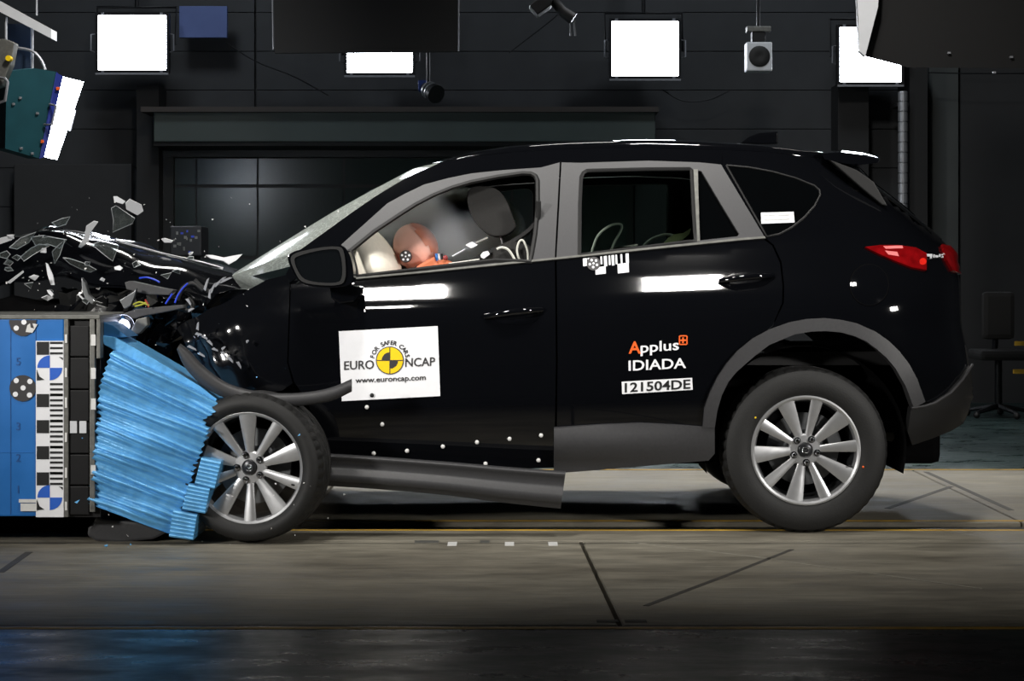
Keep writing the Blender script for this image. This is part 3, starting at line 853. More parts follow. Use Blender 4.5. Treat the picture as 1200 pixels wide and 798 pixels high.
# ---- pillars and frames
C_LINE = [(350, 294), (411, 250), (440, 230), (475, 209), (515, 191), (545, 184.5), (600, 178.5), (650, 175.5), (700, 174), (760, 173), (846, 176)]
F_LINE = [(846, 192.5), (820, 190), (760, 188), (680, 190.5), (657, 190), (634, 196), (590, 199), (552, 203), (525, 208.5), (497, 216), (475, 226.5), (454, 238), (425, 264), (400, 286.5), (385, 296), (365, 312), (340, 331), (335, 321)]
both(panel('roof_rail_pillar', C_LINE + F_LINE, M_paint, car, step=6))
OPEN1 = [(411, 294), (438, 272), (465, 254), (487, 240), (508, 229), (530, 220), (552, 213.5), (585, 207), (612, 203.2), (622, 203.5), (627.5, 206.5), (629.8, 212), (630, 244), (627, 275), (621.5, 307)]
fframe = both(panel('front_window_frame', [(400, 287), (425, 264.7), (454, 238.7), (475, 227.2), (497, 216.7), (525, 209.2), (552, 203.7), (590, 199.7), (634, 196.7), (656, 190.7), (650, 303.2), (580, 310.3), (500, 318.8), (424, 326.2), (413, 327), (405, 305)], M_pillar, car,
      holes=[OPEN1 + [(580, 305.5), (500, 315), (430, 323.3), (419, 324)]], off=0.004, step=6))
OPEN2 = [(679, 299.5), (679.5, 240), (681, 208), (683.5, 203), (688, 200.3), (760, 198.5), (808, 198.2), (810.5, 200), (813, 250), (815, 282.5), (750, 290.8)]
OPEN3 = [(818, 200), (822, 201), (845, 240), (866, 274.5), (864, 277.3), (820.5, 282), (818.5, 250)]
rframe = both(panel('rear_window_frame', [(658, 190.7), (680, 191.2), (760, 188.7), (820, 190.7), (845, 193.3), (896, 278.3), (868, 280.3), (760, 291.3), (652, 303), (655, 250)], M_pillar, car, holes=[OPEN2, OPEN3], off=0.004, step=6))
# seals: thin dark rubber round the openings
def ring_tube(name, loop, r, m, parent, off=0.006):
    V, n = hit(densify(loop, 10), off)
    V = [tuple(v) for v in V]; V.append(V[0])
    return tube(name, V, r, m, parent, 6)
both(ring_tube('window_seal', OPEN1 + [(580, 305.5), (500, 315), (430, 323.3), (419, 324)], 0.011, M_rubber, car, 0.002))
both(ring_tube('window_seal', OPEN2, 0.009, M_rubber, car, 0.002))
both(panel('belt_molding', [(413, 326), (500, 318), (580, 309.6), (652, 302.4), (760, 290.7), (868, 279.7), (896, 277.7), (897, 280), (868, 282.2), (760, 293.2), (652, 304.8), (580, 312), (500, 320.3), (413, 328.4)], M_greymetal, car, off=0.010, step=6))
both(panel('window_divider', [(810.5, 199), (817.5, 199), (820, 283), (814.8, 283.5)], M_greymetal, car, off=0.006, step=8))
# panes
both(panel('rear_door_glass', OPEN2, M_glass, car, off=-0.010, thick=0.004, step=16))
both(panel('rear_vent_glass', OPEN3, M_darkglass, car, off=-0.008, thick=0.004, step=16))
qg = both(panel('quarter_glass', QG, M_darkglass, car, off=0.001, thick=0.005, step=9))
stk = decal('glass_sticker', *rects([[(891.5, 249.5), (930, 248.5), (931, 261), (892, 262.5)]]), M_white, car, 0.004)
M_faint = mat('faint_grey_print', (198, 200, 200), 0.6, 0, 0.08, 200)
for q_ in ([(895, 252.3), (908, 251.8), (908, 253.2), (895, 253.7)], [(912, 252), (925, 251.5), (925, 253), (912, 253.5)], [(895.5, 257.3), (925, 256.2), (925, 258), (895.5, 259.1)]):
    decal('faint_print_line', *rects([q_]), M_faint, stk, 0.0060, 0.001)
ring_tube('quarter_seal', QG, 0.0045, M_rubber, car, 0.003)
# ---- plastic cladding
arch = both(panel('rear_arch_trim', ARCH_OUT + ARCH_IN[::-1], M_trim, car, off=0.022, thick=0.04, step=6))
both(panel('rear_bumper_cladding', [(1066, 477), (1081, 475), (1092, 471.5), (1110, 460), (1124, 444), (1134, 429), (1137, 430), (1138.5, 452), (1136, 478), (1130, 492), (1112, 503), (1090, 512), (1067, 520), (1062, 505)], M_rubber, car, off=0.014, thick=0.03, step=6))
ring = [(1066, 477), (1081, 475), (1092, 471.5), (1110, 460), (1124, 444), (1135, 428)]
V, n = hit(ring, 0.018); tube('bumper_edge', [tuple(v) for v in V], 0.006, M_trim, car, 6)
sill_top = [(649, 501), (700, 497), (750, 495), (790, 497), (822, 499.5), (837, 500)]
def bulge(V, P):
    V = V.copy(); k = np.clip((P[:, 1] - 497) / 48, 0, 1)
    V[:, 1] -= 0.035 * np.sin(np.pi * np.clip(k * 1.05, 0, 1)) * np.clip((860 - P[:, 0]) / 160, 0.15, 1); return V
sillp = both(panel('sill_trim', sill_top + [(837, 530), (830, 538), (760, 544), (690, 550), (649, 553)], M_trim, car, off=0.016, thick=0.03, step=6, warp=bulge))
# ---- fuel flap ring
cx, cy, rr = 1018.5, 334, 22.5
fp = [(cx + rr * math.cos(a), cy - (rr + 1.5) * math.sin(a)) for a in np.linspace(0, 2 * math.pi, 28, endpoint=False)]
def dish(V, P):
    V = V.copy(); r2 = ((P[:, 0] - cx) ** 2 + (P[:, 1] - cy) ** 2) / rr ** 2
    V[:, 1] -= 0.010 * np.clip(1 - r2, 0, 1); return V
panel('fuel_flap', fp, M_paint, car, off=0.003, thick=0.005, step=5, warp=dish)
ring_tube('fuel_flap_gap', fp, 0.0028, M_under, car, 0.001)

# ---- roof: lateral superellipse between the two roof rails
R_LINE = [(470, 208), (480, 200.5), (520, 187), (560, 177), (600, 171), (650, 167), (700, 165), (760, 163.5), (820, 165), (880, 169), (940, 175), (985, 181), (1020, 190)]
def interp(line, px): return np.interp(px, [p[0] for p in line], [p[1] for p in line])
NR = 4.0
cl = [(515, 191), (530, 187.4), (545, 184.5), (570, 181.5), (600, 178.5), (650, 175.5), (700, 174), (760, 173), (800, 174), (846, 176), (900, 178), (940, 183), (985, 190), (1008, 197)]
cl = smooth_pts(cl, 3)
CV, _ = hit(cl)
rows = []
for (px, py), v in zip(cl, CV):
    x, y0, zc = v
    u = np.concatenate([1 - np.linspace(0, 1, 15)[:-1] ** 2.2 * 0.55, np.linspace(0.45, 0, 9)])
    shape = (1 - u ** NR) ** (1 / NR)
    lo, hi = 0.005, 0.3
    fade = np.clip((0.35 - x) / 0.67, 0, 1) ** 1.5
    X = x - 0.16 * (1 - u**2) * fade
    Y = YC - (YC - y0) * u
    for _ in range(30):
        mid = (lo + hi) / 2
        Z = zc + mid * shape
        rr_ = HY - (Z - CH) * FPX / (CD + Y); cc = 600 + X * FPX / (CD + Y)
        if (rr_ - interp(R_LINE, cc)).min() < 0: hi = mid
        else: lo = mid
    Z = zc + lo * shape
    rows.append([(a, b, c) for a, b, c in zip(X, Y, Z)] + [(a, 2 * YC - b, c) for a, b, c in zip(X[-2::-1], Y[-2::-1], Z[-2::-1])])
nc = len(rows[0])
V = [p for r in rows for p in r]
F = [(i * nc + j, i * nc + j + 1, (i + 1) * nc + j + 1, (i + 1) * nc + j) for i in range(len(rows) - 1) for j in range(nc - 1)]
roof = mesh('roof', V, F, M_paint, car, True)
V2 = [(a + (0.0), YC + (b - YC) * 0.97, c - 0.05) for a, b, c in V]
mesh('headliner', V2, [f[::-1] for f in F], M_int, car, True)
header = rows[0]
# ---- windscreen
pil = smooth_pts([(350, 294), (411, 250), (440, 230), (475, 209), (515, 191)], 4)
mid_ = [(262, 330), (306, 302), (345, 278), (385, 253.5), (425, 231), (455, 215)]
PV, _ = hit(pil)
S = np.linspace(0, 1, len(pil))
m2 = np.array([(600, 0)] * 0 + [tuple(at(x, y, YC)) for x, y in mid_])
ctop = np.array(header[len(header) // 2])
m2[-1] = ctop + np.array((-0.01, 0, -0.012))
ms = np.linspace(0, 1, len(m2))
V, F = [], []
nw = 21
for s, p in zip(S, PV):
    c = np.array([np.interp(s, ms, m2[:, k]) for k in range(3)])
    p = p + np.array((0, 0.004, 0.0))
    for u in np.linspace(1, -1, nw):
        a = abs(u) ** 1.9
        q = c + (p - c) * a
        V.append((q[0], YC - (YC - p[1]) * u, q[2]))
for i in range(len(S) - 1):
    for j in range(nw - 1): F.append((i * nw + j, i * nw + j + 1, (i + 1) * nw + j + 1, (i + 1) * nw + j))
wsn = mesh('windscreen', V, F, M_wind, car, True)
wsn['label'] = 'crazed milky windscreen'
# ---- rear shell: window, tailgate, bumper lofted round the tail
def rear_loft(name, z0, z1, nz, m, inset=0.006, u0=0.78, extra=0.0):
    V, F = [], []
    us = np.concatenate([np.linspace(u0, 0.97, 8), np.linspace(0.98, 1, 5)])
    rowsn = None
    for z in np.linspace(z0, z1, nz):
        xr = float(xrear(z)); xc = xr - 0.66; y0 = float(yraw(np.array(xc), np.array(z)))
        row = []
        for u in us:
            Y = y0 + (YC - y0) * (1 - (1 - u**NS) ** (1 / NS)); row.append((xc + 0.66 * u - inset + extra, Y + inset * 0.4, z))
        full = row + [(a, 2 * YC - b, c) for a, b, c in row[-2::-1]]
        rowsn = len(full); V += full
    for i in range(nz - 1):
        for j in range(rowsn - 1): F.append((i * rowsn + j, i * rowsn + j + 1, (i + 1) * rowsn + j + 1, (i + 1) * rowsn + j))
    return mesh(name, V, F, m, car, True)
rear_loft('rear_window', 1.285, 1.60, 10, M_darkglass, 0.002, 0.86)
rear_loft('tailgate', 0.80, 1.285, 14, M_paint, 0.006)
rear_loft('rear_bumper', 0.44, 0.80, 10, M_rubber, 0.006)
# spoiler over the tailgate
Vs, Fs = [], []
prof = [(962, 180), (985, 178.5), (1010, 181.5), (1030, 187), (1029, 190.5), (1012, 193), (990, 192), (966, 187)]
base = [at(x, y, 0.36) for x, y in prof]
ny = 17
for k in range(ny):
    u = -1 + 2 * k / (ny - 1)
    y = YC + u * 0.57
    for p in base:
        Vs.append((p.x + 0.07 * (1 - u * u), y, p.z + 0.035 * (1 - abs(u) ** 2.4) - (0.02 if abs(u) == 1 else 0) * 0))
npf = len(base)
for k in range(ny - 1):
    for j in range(npf): Fs.append((k * npf + j, k * npf + (j + 1) % npf, (k + 1) * npf + (j + 1) % npf, (k + 1) * npf + j))
Fs += [tuple(range(npf)), tuple(range((ny - 1) * npf + npf - 1, (ny - 1) * npf - 1, -1))]
mesh('rear_spoiler', Vs, Fs, M_paint, car)
both(slab_px('spoiler_flank', [(972, 187), (1004, 199), (1024, 213), (1040, 241), (1034, 240), (1012, 222)], 0.335, 0.37, M_rubber, car, bev=0.004))
# roof fin
fin = slab_px('roof_fin', [(868, 167.5), (878, 160), (890, 155.5), (912, 154), (912, 168.5), (890, 169)], 0.90, 0.95, M_paint, car, bev=0.008)
# tail lamp
tl = both(panel('tail_lamp', [(1013, 291), (1030, 289), (1052, 289), (1072, 292), (1084, 298), (1084, 318), (1066, 314.5), (1046, 306.5), (1028, 298.5)], M_red, car, off=0.012, thick=0.02, step=5))
decal('lamp_reflector', *rects([[(1034, 290.5), (1056, 290), (1057, 293), (1037, 293.5)], [(1036, 295.5), (1050, 297), (1052, 302), (1040, 300)]]), mat('pale_red_lamp', (240, 130, 130), 0.1, 0, 0.1, 30), tl, 0.0135, 0.001)
decal('lamp_bulb', *disc_px(1079.5, 308, 4), mat('bright_red_lamp', (225, 40, 30), 0.15, 0, 0.1, 30), tl, 0.0135, 0.001)
both(panel('tailgate_lamp', [(1102, 288), (1112, 290), (1119, 298), (1123.5, 310), (1124.5, 322), (1114, 318), (1107, 306)], M_red, car, off=0.012, thick=0.02, step=5))
bdg = empty('tailgate_badge', (0, 0, 0), car)
for x0, x1, y0, y1 in ((1085, 1091, 298.5, 301.5), (1088.5, 1090.5, 301.5, 303.6), (1092, 1094, 299, 302.8), (1094.8, 1098, 300, 302.5), (1099, 1100.5, 298.5, 302), (1101.4, 1103.5, 298.6, 300), (1102, 1104, 301, 302.6)):
    decal('badge_stroke', *rects([(x0, y0, x1, y1)]), M_whitem, bdg, 0.008, 0.002)
# front lamps and fenders done; door handles
def handle(p0, p1, door, dish_c):
    P, F = disc_px(*dish_c[:2], dish_c[2], 26, ry=dish_c[3])
    d = decal('handle_recess', P, F, M_paint, door, 0.002, 0.001)
    V, n = hit([p0, ((p0[0] * .75 + p1[0] * .25), p0[1] * .75 + p1[1] * .25 - 1), ((p0[0] + p1[0]) / 2, (p0[1] + p1[1]) / 2 - 1.5), (p0[0] * .25 + p1[0] * .75, p0[1] * .25 + p1[1] * .75 - 1), p1])
    V[:, 1] -= np.array([0.005, 0.04, 0.045, 0.04, 0.005])
    tube('door_handle', [tuple(v) for v in V], [0.012, 0.014, 0.0145, 0.014, 0.012], M_paint, door, 10, 4)
handle((569, 371), (635, 363), fdoor, (604, 371, 27, 10))
handle((843, 329.5), (906, 323), rdoor, (873, 330, 25, 11))
# ---- wing mirror, folded to face the camera
mr = empty('wing_mirror', (0, 0, 0), car)
hous = [(337, 303), (341, 296.5), (352, 292.5), (375, 288.5), (394, 286.8), (403, 289), (409, 297), (413.5, 312), (414, 328), (409, 334), (395, 337), (370, 336), (352, 331), (343, 319)]
hous = rounded(hous)
slab_px('mirror_housing', hous, -0.20, -0.07, M_paint, mr, bev=0.008)
gl = [(345, 305), (350, 300), (372, 294), (392, 292), (398, 296), (401, 312), (400, 326), (394, 331), (374, 331), (357, 327), (349, 317)]
fr_ = [(340.5, 304), (347, 296.5), (372, 290.5), (394, 288.8), (402, 293), (405, 312), (404, 328), (396, 334), (373, 334), (354, 330), (346, 319)]
gl = rounded(gl); fr_ = rounded(fr_)
slab_px('mirror_rim', fr_, -0.208, -0.19, M_rubber, mr, holes=[gl], step=30)
slab_px('mirror_glass', gl, -0.203, -0.195, mat('mirror_glass', (60, 66, 72), 0.04, 0.9, 0.04, 4), mr)
slab_px('mirror_foot', [(386, 336), (412, 334), (423, 336), (423, 344), (414, 354), (398, 356), (388, 350)], -0.09, 0.06, M_paint, mr, bev=0.008)

# ---- wheels
def wheel(name, loc, rz, rx, spin, full=True, flat=1.0):
    t = empty(name, loc, car); t.rotation_euler = (rx, 0, rz)
    prof = [(.228, -.088), (.240, -.101), (.262, -.112), (.292, -.1165), (.318, -.112), (.336, -.104), (.344, -.099), (.3455, -.095), (.354, -.084), (.3585, -.070), (.3610, -.056), (.3610, -.050), (.3550, -.048), (.3550, -.040), (.3615, -.038), (.3620, -.006), (.3560, -.005), (.3560, .005), (.3620, .006), (.3615, .038), (.355, .040), (.355, .048), (.361, .05), (.3585, .07), (.354, .084), (.344, .099), (.318, .112), (.28, .116), (.24, .101), (.228, .088)]
    N = 144
    prof = [(.228 + (r - .228) * flat, y * (1 + (1 - flat) * .25)) for r, y in prof]
    def mod(j, k, r):
        if 7 <= j <= 10 and k % 3 == 0: return r - 0.007
        if j in (14, 15, 18, 19) and (k + j) % 6 == 0: return r - 0.005
        return r
    bm = bmesh.new(); lathe(bm, prof, N if full else 48, mod=mod if full else None)
    bm_obj('tyre', bm, M_tyre, t, True, 35)
    bm = bmesh.new()
    lathe(bm, [(.231, -.086), (.2385, -.098), (.2375, -.104), (.231, -.105), (.222, -.100), (.216, -.086), (.214, -.075)], 72)
    rim = bm_obj('rim', bm, M_alloy, t, True, 35)
    bm = bmesh.new(); lathe(bm, [(.214, -.076), (.205, -.03), (.203, .09), (.229, .09)], 48); bm_obj('rim_barrel', bm, M_darkalloy, t, True, 40)
    if not full:
        bm = bmesh.new(); lathe(bm, [(.21, -.03), (.001, -.05)], 32); bm_obj('wheel_face', bm, M_darkalloy, t, True); return t
    bm = bmesh.new(); rg = lathe(bm, [(.158, .0), (.158, -.012), (.085, -.014), (.075, -.03), (.001, -.032)], 48); bm_obj('brake_disc', bm, M_steel, t, True, 30)
    bm = bmesh.new(); lathe(bm, [(.205, .05), (.001, .05)], 40); bm_obj('dust_shield', bm, M_under, t)
    bm = bmesh.new()
    for k in range(9):
        a0 = R(8 + k * 6); a1 = R(14 + k * 6)
        V = [(r * math.cos(a), y, r * math.sin(a)) for y in (-.038, .02) for a in (a0, a1) for r in (.112, .168)]
        vs = [bm.verts.new(v) for v in V]
        for f in ((0, 1, 3, 2), (4, 6, 7, 5), (0, 4, 5, 1), (2, 3, 7, 6), (0, 2, 6, 4), (1, 5, 7, 3)): bm.faces.new([vs[i] for i in f])
    bm_obj('brake_caliper', bm, M_steel, t)
    # spokes
    for k in range(10):
        wide = k % 2 == 0
        a = R(113 - 36 * k) + spin
        w0, w1 = (.0155, .038) if wide else (.013, .026)
        bm = bmesh.new(); secs = []
        for r, f, y in ((.040, 0.0, -.078), (.075, .12, -.080), (.12, .38, -.086), (.17, .70, -.093), (.222, 1.0, -.0985)):
            hw = w0 + (w1 - w0) * f; ed = 0.012 + 0.006 * (1 - f)
            secs.append([(r, -hw, y + ed), (r, -hw, y + .003), (r, -hw * .72, y), (r, hw * .25, y - .0015), (r, hw * .72, y + .0005), (r, hw, y + .004), (r, hw, y + ed)])
        ca, sa = math.cos(a), math.sin(a)
        vv = [[bm.verts.new((r * ca - s_ * sa, y, r * sa + s_ * ca)) for r, s_, y in sec] for sec in secs]
        m_ = len(vv[0])
        for p, q in zip(vv, vv[1:]):
            for j in range(m_): bm.faces.new((p[j], p[(j + 1) % m_], q[(j + 1) % m_], q[j]))
        bm.faces.new(vv[0]); bm.faces.new(vv[-1][::-1])
        bm_obj('spoke', bm, M_alloy, t, True, 28)
    bm = bmesh.new(); lathe(bm, [(.072, -.062), (.070, -.074), (.064, -.080), (.034, -.082), (.031, -.076), (.001, -.076)], 40); bm_obj('hub', bm, M_alloy, t, True, 30)
    bm = bmesh.new(); lathe(bm, [(.030, -.076), (.0285, -.086), (.024, -.089), (.001, -.0895)], 28); cap = bm_obj('hub_cap', bm, mat('dark_hub_cap', (46, 47, 50), 0.3, 0.5), t, True, 40)
    bm = bmesh.new()
    tube_mesh(bm, [(.015 * math.cos(x), -.0905, .012 * math.sin(x)) for x in np.linspace(0, 2 * math.pi, 21)], .0016, 6, False)
    tube_mesh(bm, [(-.013, -.0905, .004), (-.005, -.0905, .002), (0, -.0905, -.005), (.005, -.0905, .002), (.013, -.0905, .004)], .0016, 6)
    bm_obj('cap_emblem', bm, M_chrome, t, True)
    for k in range(5):
        a = R(95 - 18 - 72 * k + 54) + spin
        px_, pz_ = .0535 * math.cos(a), .0535 * math.sin(a)
        bm = bmesh.new(); lathe(bm, [(.0155, -.0795), (.0155, -.083), (.0125, -.0832), (.0105, -.083), (.0105, -.094), (.008, -.097), (.0005, -.0975)], 12)
        bmesh.ops.translate(bm, verts=bm.verts, vec=(px_, 0, pz_)); bm_obj('lug_nut', bm, M_chrome, t, True, 35)
    bm = bmesh.new(); tube_mesh(bm, [(.2, -.09, -.07), (.185, -.105, -.066)], .004, 6); bm_obj('tyre_valve', bm, M_rubber, t)
    return t
wr = at(945, 531, 0.02)
rw = wheel('rear_wheel', (wr.x, 0.135, 0.3585), 0.0, 0.0, 0.0)
wf = at(302.5, 548, 0.02)
wf = at(291, 547, -0.30)
fw = wheel('front_wheel', (wf.x + 0.014, -0.20, 0.318), R(-8), R(1), R(-22), True, 0.62)
wheel('rear_wheel', (wr.x - 0.005, 2 * YC - 0.135, 0.3585), R(180), 0, 0, False)
wheel('front_wheel', (wf.x + 0.0 - 0.1, 2 * YC - 0.135, 0.3585), R(180), 0, 0, False)
# coloured paint dots on the tyre walls
def paint_dot(par, a, r, y, m):
    bm = bmesh.new(); lathe(bm, [(.0004, -.003), (.004, -.0025), (.005, .002)], 10)
    bmesh.ops.translate(bm, verts=bm.verts, vec=(r * math.cos(R(a)), y, r * math.sin(R(a)))); bm_obj('paint_dot', bm, m, par, True)
paint_dot(rw, -16, .256, -.110, M_orange); paint_dot(rw, 147, .262, -.112, M_yellow); paint_dot(fw, 4, .252, -.117, M_yellow)
# ---- under body, wheel wells, floor pan
box('floor_pan', -1.55, 1.95, 0.42, 2 * YC - 0.42, 0.26, 0.46, M_under, car, bev=0.04)
box('floor_pan_side', -0.92, 0.84, 0.06, 2 * YC - 0.06, 0.30, 0.52, M_under, car, bev=0.02)
box('rear_floor', 1.6, 1.92, 0.2, 2 * YC - 0.2, 0.42, 0.7, M_under, car, bev=0.02)
def arch_liner(cx_, r, par, y0=0.05, y1=0.42):
    bm = bmesh.new(); A = []
    for a in np.linspace(-15, 195, 24):
        A.append([bm.verts.new((cx_ + r * math.cos(R(a)), y, 0.37 + r * math.sin(R(a)))) for y in (y0, y1)] + [bm.verts.new((cx_, y1, 0.37))])
    for p, q in zip(A, A[1:]):
        bm.faces.new((p[0], p[1], q[1], q[0])); bm.faces.new((p[1], p[2], q[1]))
        if p[2] is not q[2]: bm.faces.new((p[2], q[2], q[1]))
    bm_obj('arch_liner', bm, M_under, par)
arch_liner(wr.x, 0.44, car); arch_liner(wr.x, 0.44, car, 2 * YC - 0.05, 2 * YC - 0.42)
arch_liner(wf.x + 0.02, 0.43, car, 0.28, 0.50)
slab_px('splash_guard', [(1018, 462), (1034, 470), (1052, 508), (1046, 518), (1038, 516)], 0.30, 0.34, M_greymetal, car, bev=0.003)
tube('rear_axle', [(wr.x, 0.2, 0.36), (wr.x, 1.64, 0.36)], 0.04, M_under, car)
# ---- bolts along the sill and stickers
for x, y, wht in ((430, 477, 1), (448, 497, 1), (438, 531, 1), (477, 528, 1), (519, 523, 1), (559, 518, 1), (597, 514, 1), (569, 543, 1), (631, 539, 1), (634, 510, 1), (436, 463, 0)):
    V, n = hit([(x, y)], 0.0)
    bm = bmesh.new(); bmesh.ops.create_uvsphere(bm, u_segments=10, v_segments=6, radius=0.0095)
    bmesh.ops.scale(bm, vec=(1, .6, 1), verts=bm.verts); bmesh.ops.translate(bm, verts=bm.verts, vec=tuple(V[0] - n[0] * (0.004 if wht else 0.008)))
    bm_obj('marker_stud', bm, M_tape if wht else M_black, car, True)
# test sheet on the front door
sheet_ = decal('test_sheet', *rects([[(397, 388.3), (513, 382.2), (516, 464), (400.6, 470)]]), M_white, car, 0.004, 0.002)
sheet_['label'] = 'white paper sheet with round yellow and black emblem'
PR = 0.0062
arc = []
for s_, (a0, a1) in (('FOR', (164, 134)), ('SAFER', (113, 70)), ('CARS', (48, 12))):
    for i, ch in enumerate(s_):
        a = a0 + (a1 - a0) * i / (len(s_) - 1) if len(s_) > 1 else a0
        P, F = text_flat(ch, 0.02)
        c = (P[:, 0].max() + P[:, 0].min()) / 2
        u = (P[:, 0] - c) * 7.2; v = P[:, 1] * 7.2
        th = R(a - 90 + 4); rad = 18.6
        arc.append((np.stack([457.2 + (rad + v) * math.cos(R(a + 3)) + u * math.cos(th), 422.5 - (rad + v) * math.sin(R(a + 3)) - u * math.sin(th)], 1), F))
lt = merge([text_box('EURO', 403.5, 438.5, 433.2, 10.4, bold=0.012, ybase1=431.8), text_box('NCAP', 475, 510, 429.6, 10.2, bold=0.012, ybase1=428.2), text_box('www.euroncap.com', 416.5, 499, 448.6, 6.4, bold=0.016, ybase1=445)] + arc)
decal('sheet_lettering', *lt, M_ink, sheet_, PR, 0.0008)
decal('emblem_ring', *disc_px(457, 422.3, 16.4, 40), M_ink, sheet_, PR, 0.0008)
decal('emblem_disc', *disc_px(457, 422.3, 15.3, 40), M_yellow, sheet_, PR + .0008, 0.0008)
decal('emblem_marks', *merge([rects([(456.5, 407, 457.5, 437.6), (441.8, 421.8, 472.2, 422.8)]), disc_px(457, 422.3, 9.6, 10, 90, 180), disc_px(457, 422.3, 9.6, 10, 270, 360)]), M_ink, sheet_, PR + .0016, 0.0008)
# laboratory lettering on the rear door
lab = decal('laboratory_lettering', *merge([text_box('pplus', 750.5, 795.5, 413.2, 12.5, bold=0.014, ybase1=409.6), text_box('IDIADA', 736.5, 804, 434.3, 12.2, bold=0.016, ybase1=431)]), M_white, car, 0.004, 0.001)
decal('orange_letter', *text_box('A', 736.5, 751, 414, 14.4, bold=0.02), M_orange, lab, 0.004, 0.001)
plus = rects([(799.4, 395.4, 801.4, 402), (797, 397.7, 803.8, 399.7), (795.4, 393.6, 796.9, 403.4), (804.2, 393.6, 805.7, 403.4), (796.4, 392.8, 804.8, 394.3), (796.4, 402.8, 804.8, 404.3)])
decal('orange_plus', *plus, M_orange, lab, 0.004, 0.001)
pl = decal('number_plate_strip', *rects([[(728.4, 447.2), (811, 442.6), (811.8, 456.6), (729, 461.8)]]), M_white, car, 0.004, 0.001)
decal('strip_lettering', *text_box('121504DE', 732, 809, 459.4, 11, bold=0.02, ybase1=455), M_black, pl, 0.0055, 0.001)
# black-and-white scale sticker under the rear window
def sk(x, y): return (683 + x + y * 0.05, 303.5 + y - x * 0.115)
def skr(x0, y0, x1, y1): return [sk(x0, y0), sk(x1, y0), sk(x1, y1), sk(x0, y1)]
scs = empty('scale_sticker', (0, 0, 0), car)
for q_ in [skr(0, 0, 4.5, 9), skr(5.5, 0, 8, 9), skr(20.5, 0, 22.5, 9), skr(24.5, 0, 28, 12), skr(30, 0, 32, 11), skr(33.5, 0, 36.5, 12), skr(38, 0, 40, 11), skr(44, 0, 46, 11), skr(50, 0, 53.5, 11), skr(14, 12, 26, 20.5), skr(40, 11, 53, 22)]:
    decal('sticker_bar', *rects([q_]), M_white, scs, 0.004, 0.001)
P, F = disc_px(695.5, 309.5, 8, 24); tgt = decal('target_disc', P, F, M_ink, scs, 0.0055, 0.001)
decal('target_dots', *merge([disc_px(695.5 + 4.4 * math.cos(a), 309.5 + 4.4 * math.sin(a), 1.5, 10) for a in np.linspace(0.4, 6.7, 6)[:-1]] + [disc_px(695.5, 309.5, 1.3, 10)]), M_white, scs, 0.0068, 0.001)
from mathutils import noise as mn
def rumple(o, amp, freq, seed=0.0, zk=1.0):
    for v in o.data.vertices:
        p = v.co * freq + Vector((seed, seed * 1.7, -seed))
        d = mn.noise_vector(p) + 0.5 * mn.noise_vector(p * 2.3)
        v.co += Vector((d.x, d.y, d.z * zk)) * amp
    o.data.update()
def grid_box(name, x0, x1, y0, y1, z0, z1, m, parent, cuts=10, amp=0.04, freq=6, seed=0.0):
    bm = bmesh.new(); add_box(bm, x0, x1, y0, y1, z0, z1)
    bmesh.ops.subdivide_edges(bm, edges=list(bm.edges), cuts=cuts, use_grid_fill=True)
    o = bm_obj(name, bm, m, parent)
    rumple(o, amp, freq, seed)
    return o
# ------------------------------------------------------------------ crushed front of the car
hl = [(-70, 300), (0, 284), (40, 274), (80, 271), (115, 277), (150, 286), (190, 297), (230, 306), (270, 317), (322, 331)]
hs = smooth_pts(hl, 5)
V, F = [], []
ys = np.linspace(0, 1, 26)
for i, (px, py) in enumerate(hs):
    top = at(px, py, 1.02)
    k = i / (len(hs) - 1)                              # 0 at the nose, 1 at the cowl
    ynear = 0.62 - 0.36 * k
    for t in ys:
        y = ynear + (2 * YC - 0.18 - ynear) * t
        edge = abs(t - 0.52) / 0.52
        drop = (0.12 + 0.14 * (1 - k)) * edge ** 6
        z = top.z - drop + 0.018 * math.sin(px * 0.09 + y * 9) * (1 - k) + 0.016 * math.sin(y * 17 + px * 0.03) * (1 - k)
        z += 0.03 * mn.noise(Vector((top.x * 5, y * 4, 0.3))) * (1 - 0.7 * k)
        V.append((top.x, y, min(z, CH - (py - HY) * (CD + y) / FPX + 0.002) if y < 1.02 else z))
nyh = len(ys)
for i in range(len(hs) - 1):
    for j in range(nyh - 1): F.append((i * nyh + j, i * nyh + j + 1, (i + 1) * nyh + j + 1, (i + 1) * nyh + j))
V += [(a, b, c - 0.012) for a, b, c in V]
nn = len(hs) * nyh
F += [tuple(i + nn for i in f[::-1]) for f in F]
hood = mesh('bonnet', V, F, M_crush, car, True); hood['label'] = 'buckled black bonnet'
tube('bonnet_crest_highlight', [tuple(at(x, y - 0.5, 1.02)) for x, y in hs[8:-6]], 0.0045, M_steel, car, 6)  # pale tube standing in for the highlight along the black bonnet's crest
grid_box('crushed_engine_bay', -2.55, -0.98, 0.52, 1.66, 0.36, 0.98, M_under, car, 12, 0.05, 6, 2.0)
grid_box('crushed_wing', at(150, 0, .3).x, at(300, 0, .3).x, 0.20, 0.55, 0.62, 1.02, M_crush, car, 12, 0.05, 8, 5.0)
grid_box('crushed_wing', at(70, 0, .5).x, at(170, 0, .5).x, 0.45, 0.75, 0.80, 1.05, M_crush, car, 9, 0.05, 9, 9.0)
box('inner_wing', at(250, 0, .4).x, -0.95, 0.42, 0.60, 0.4, 0.98, M_under, car)
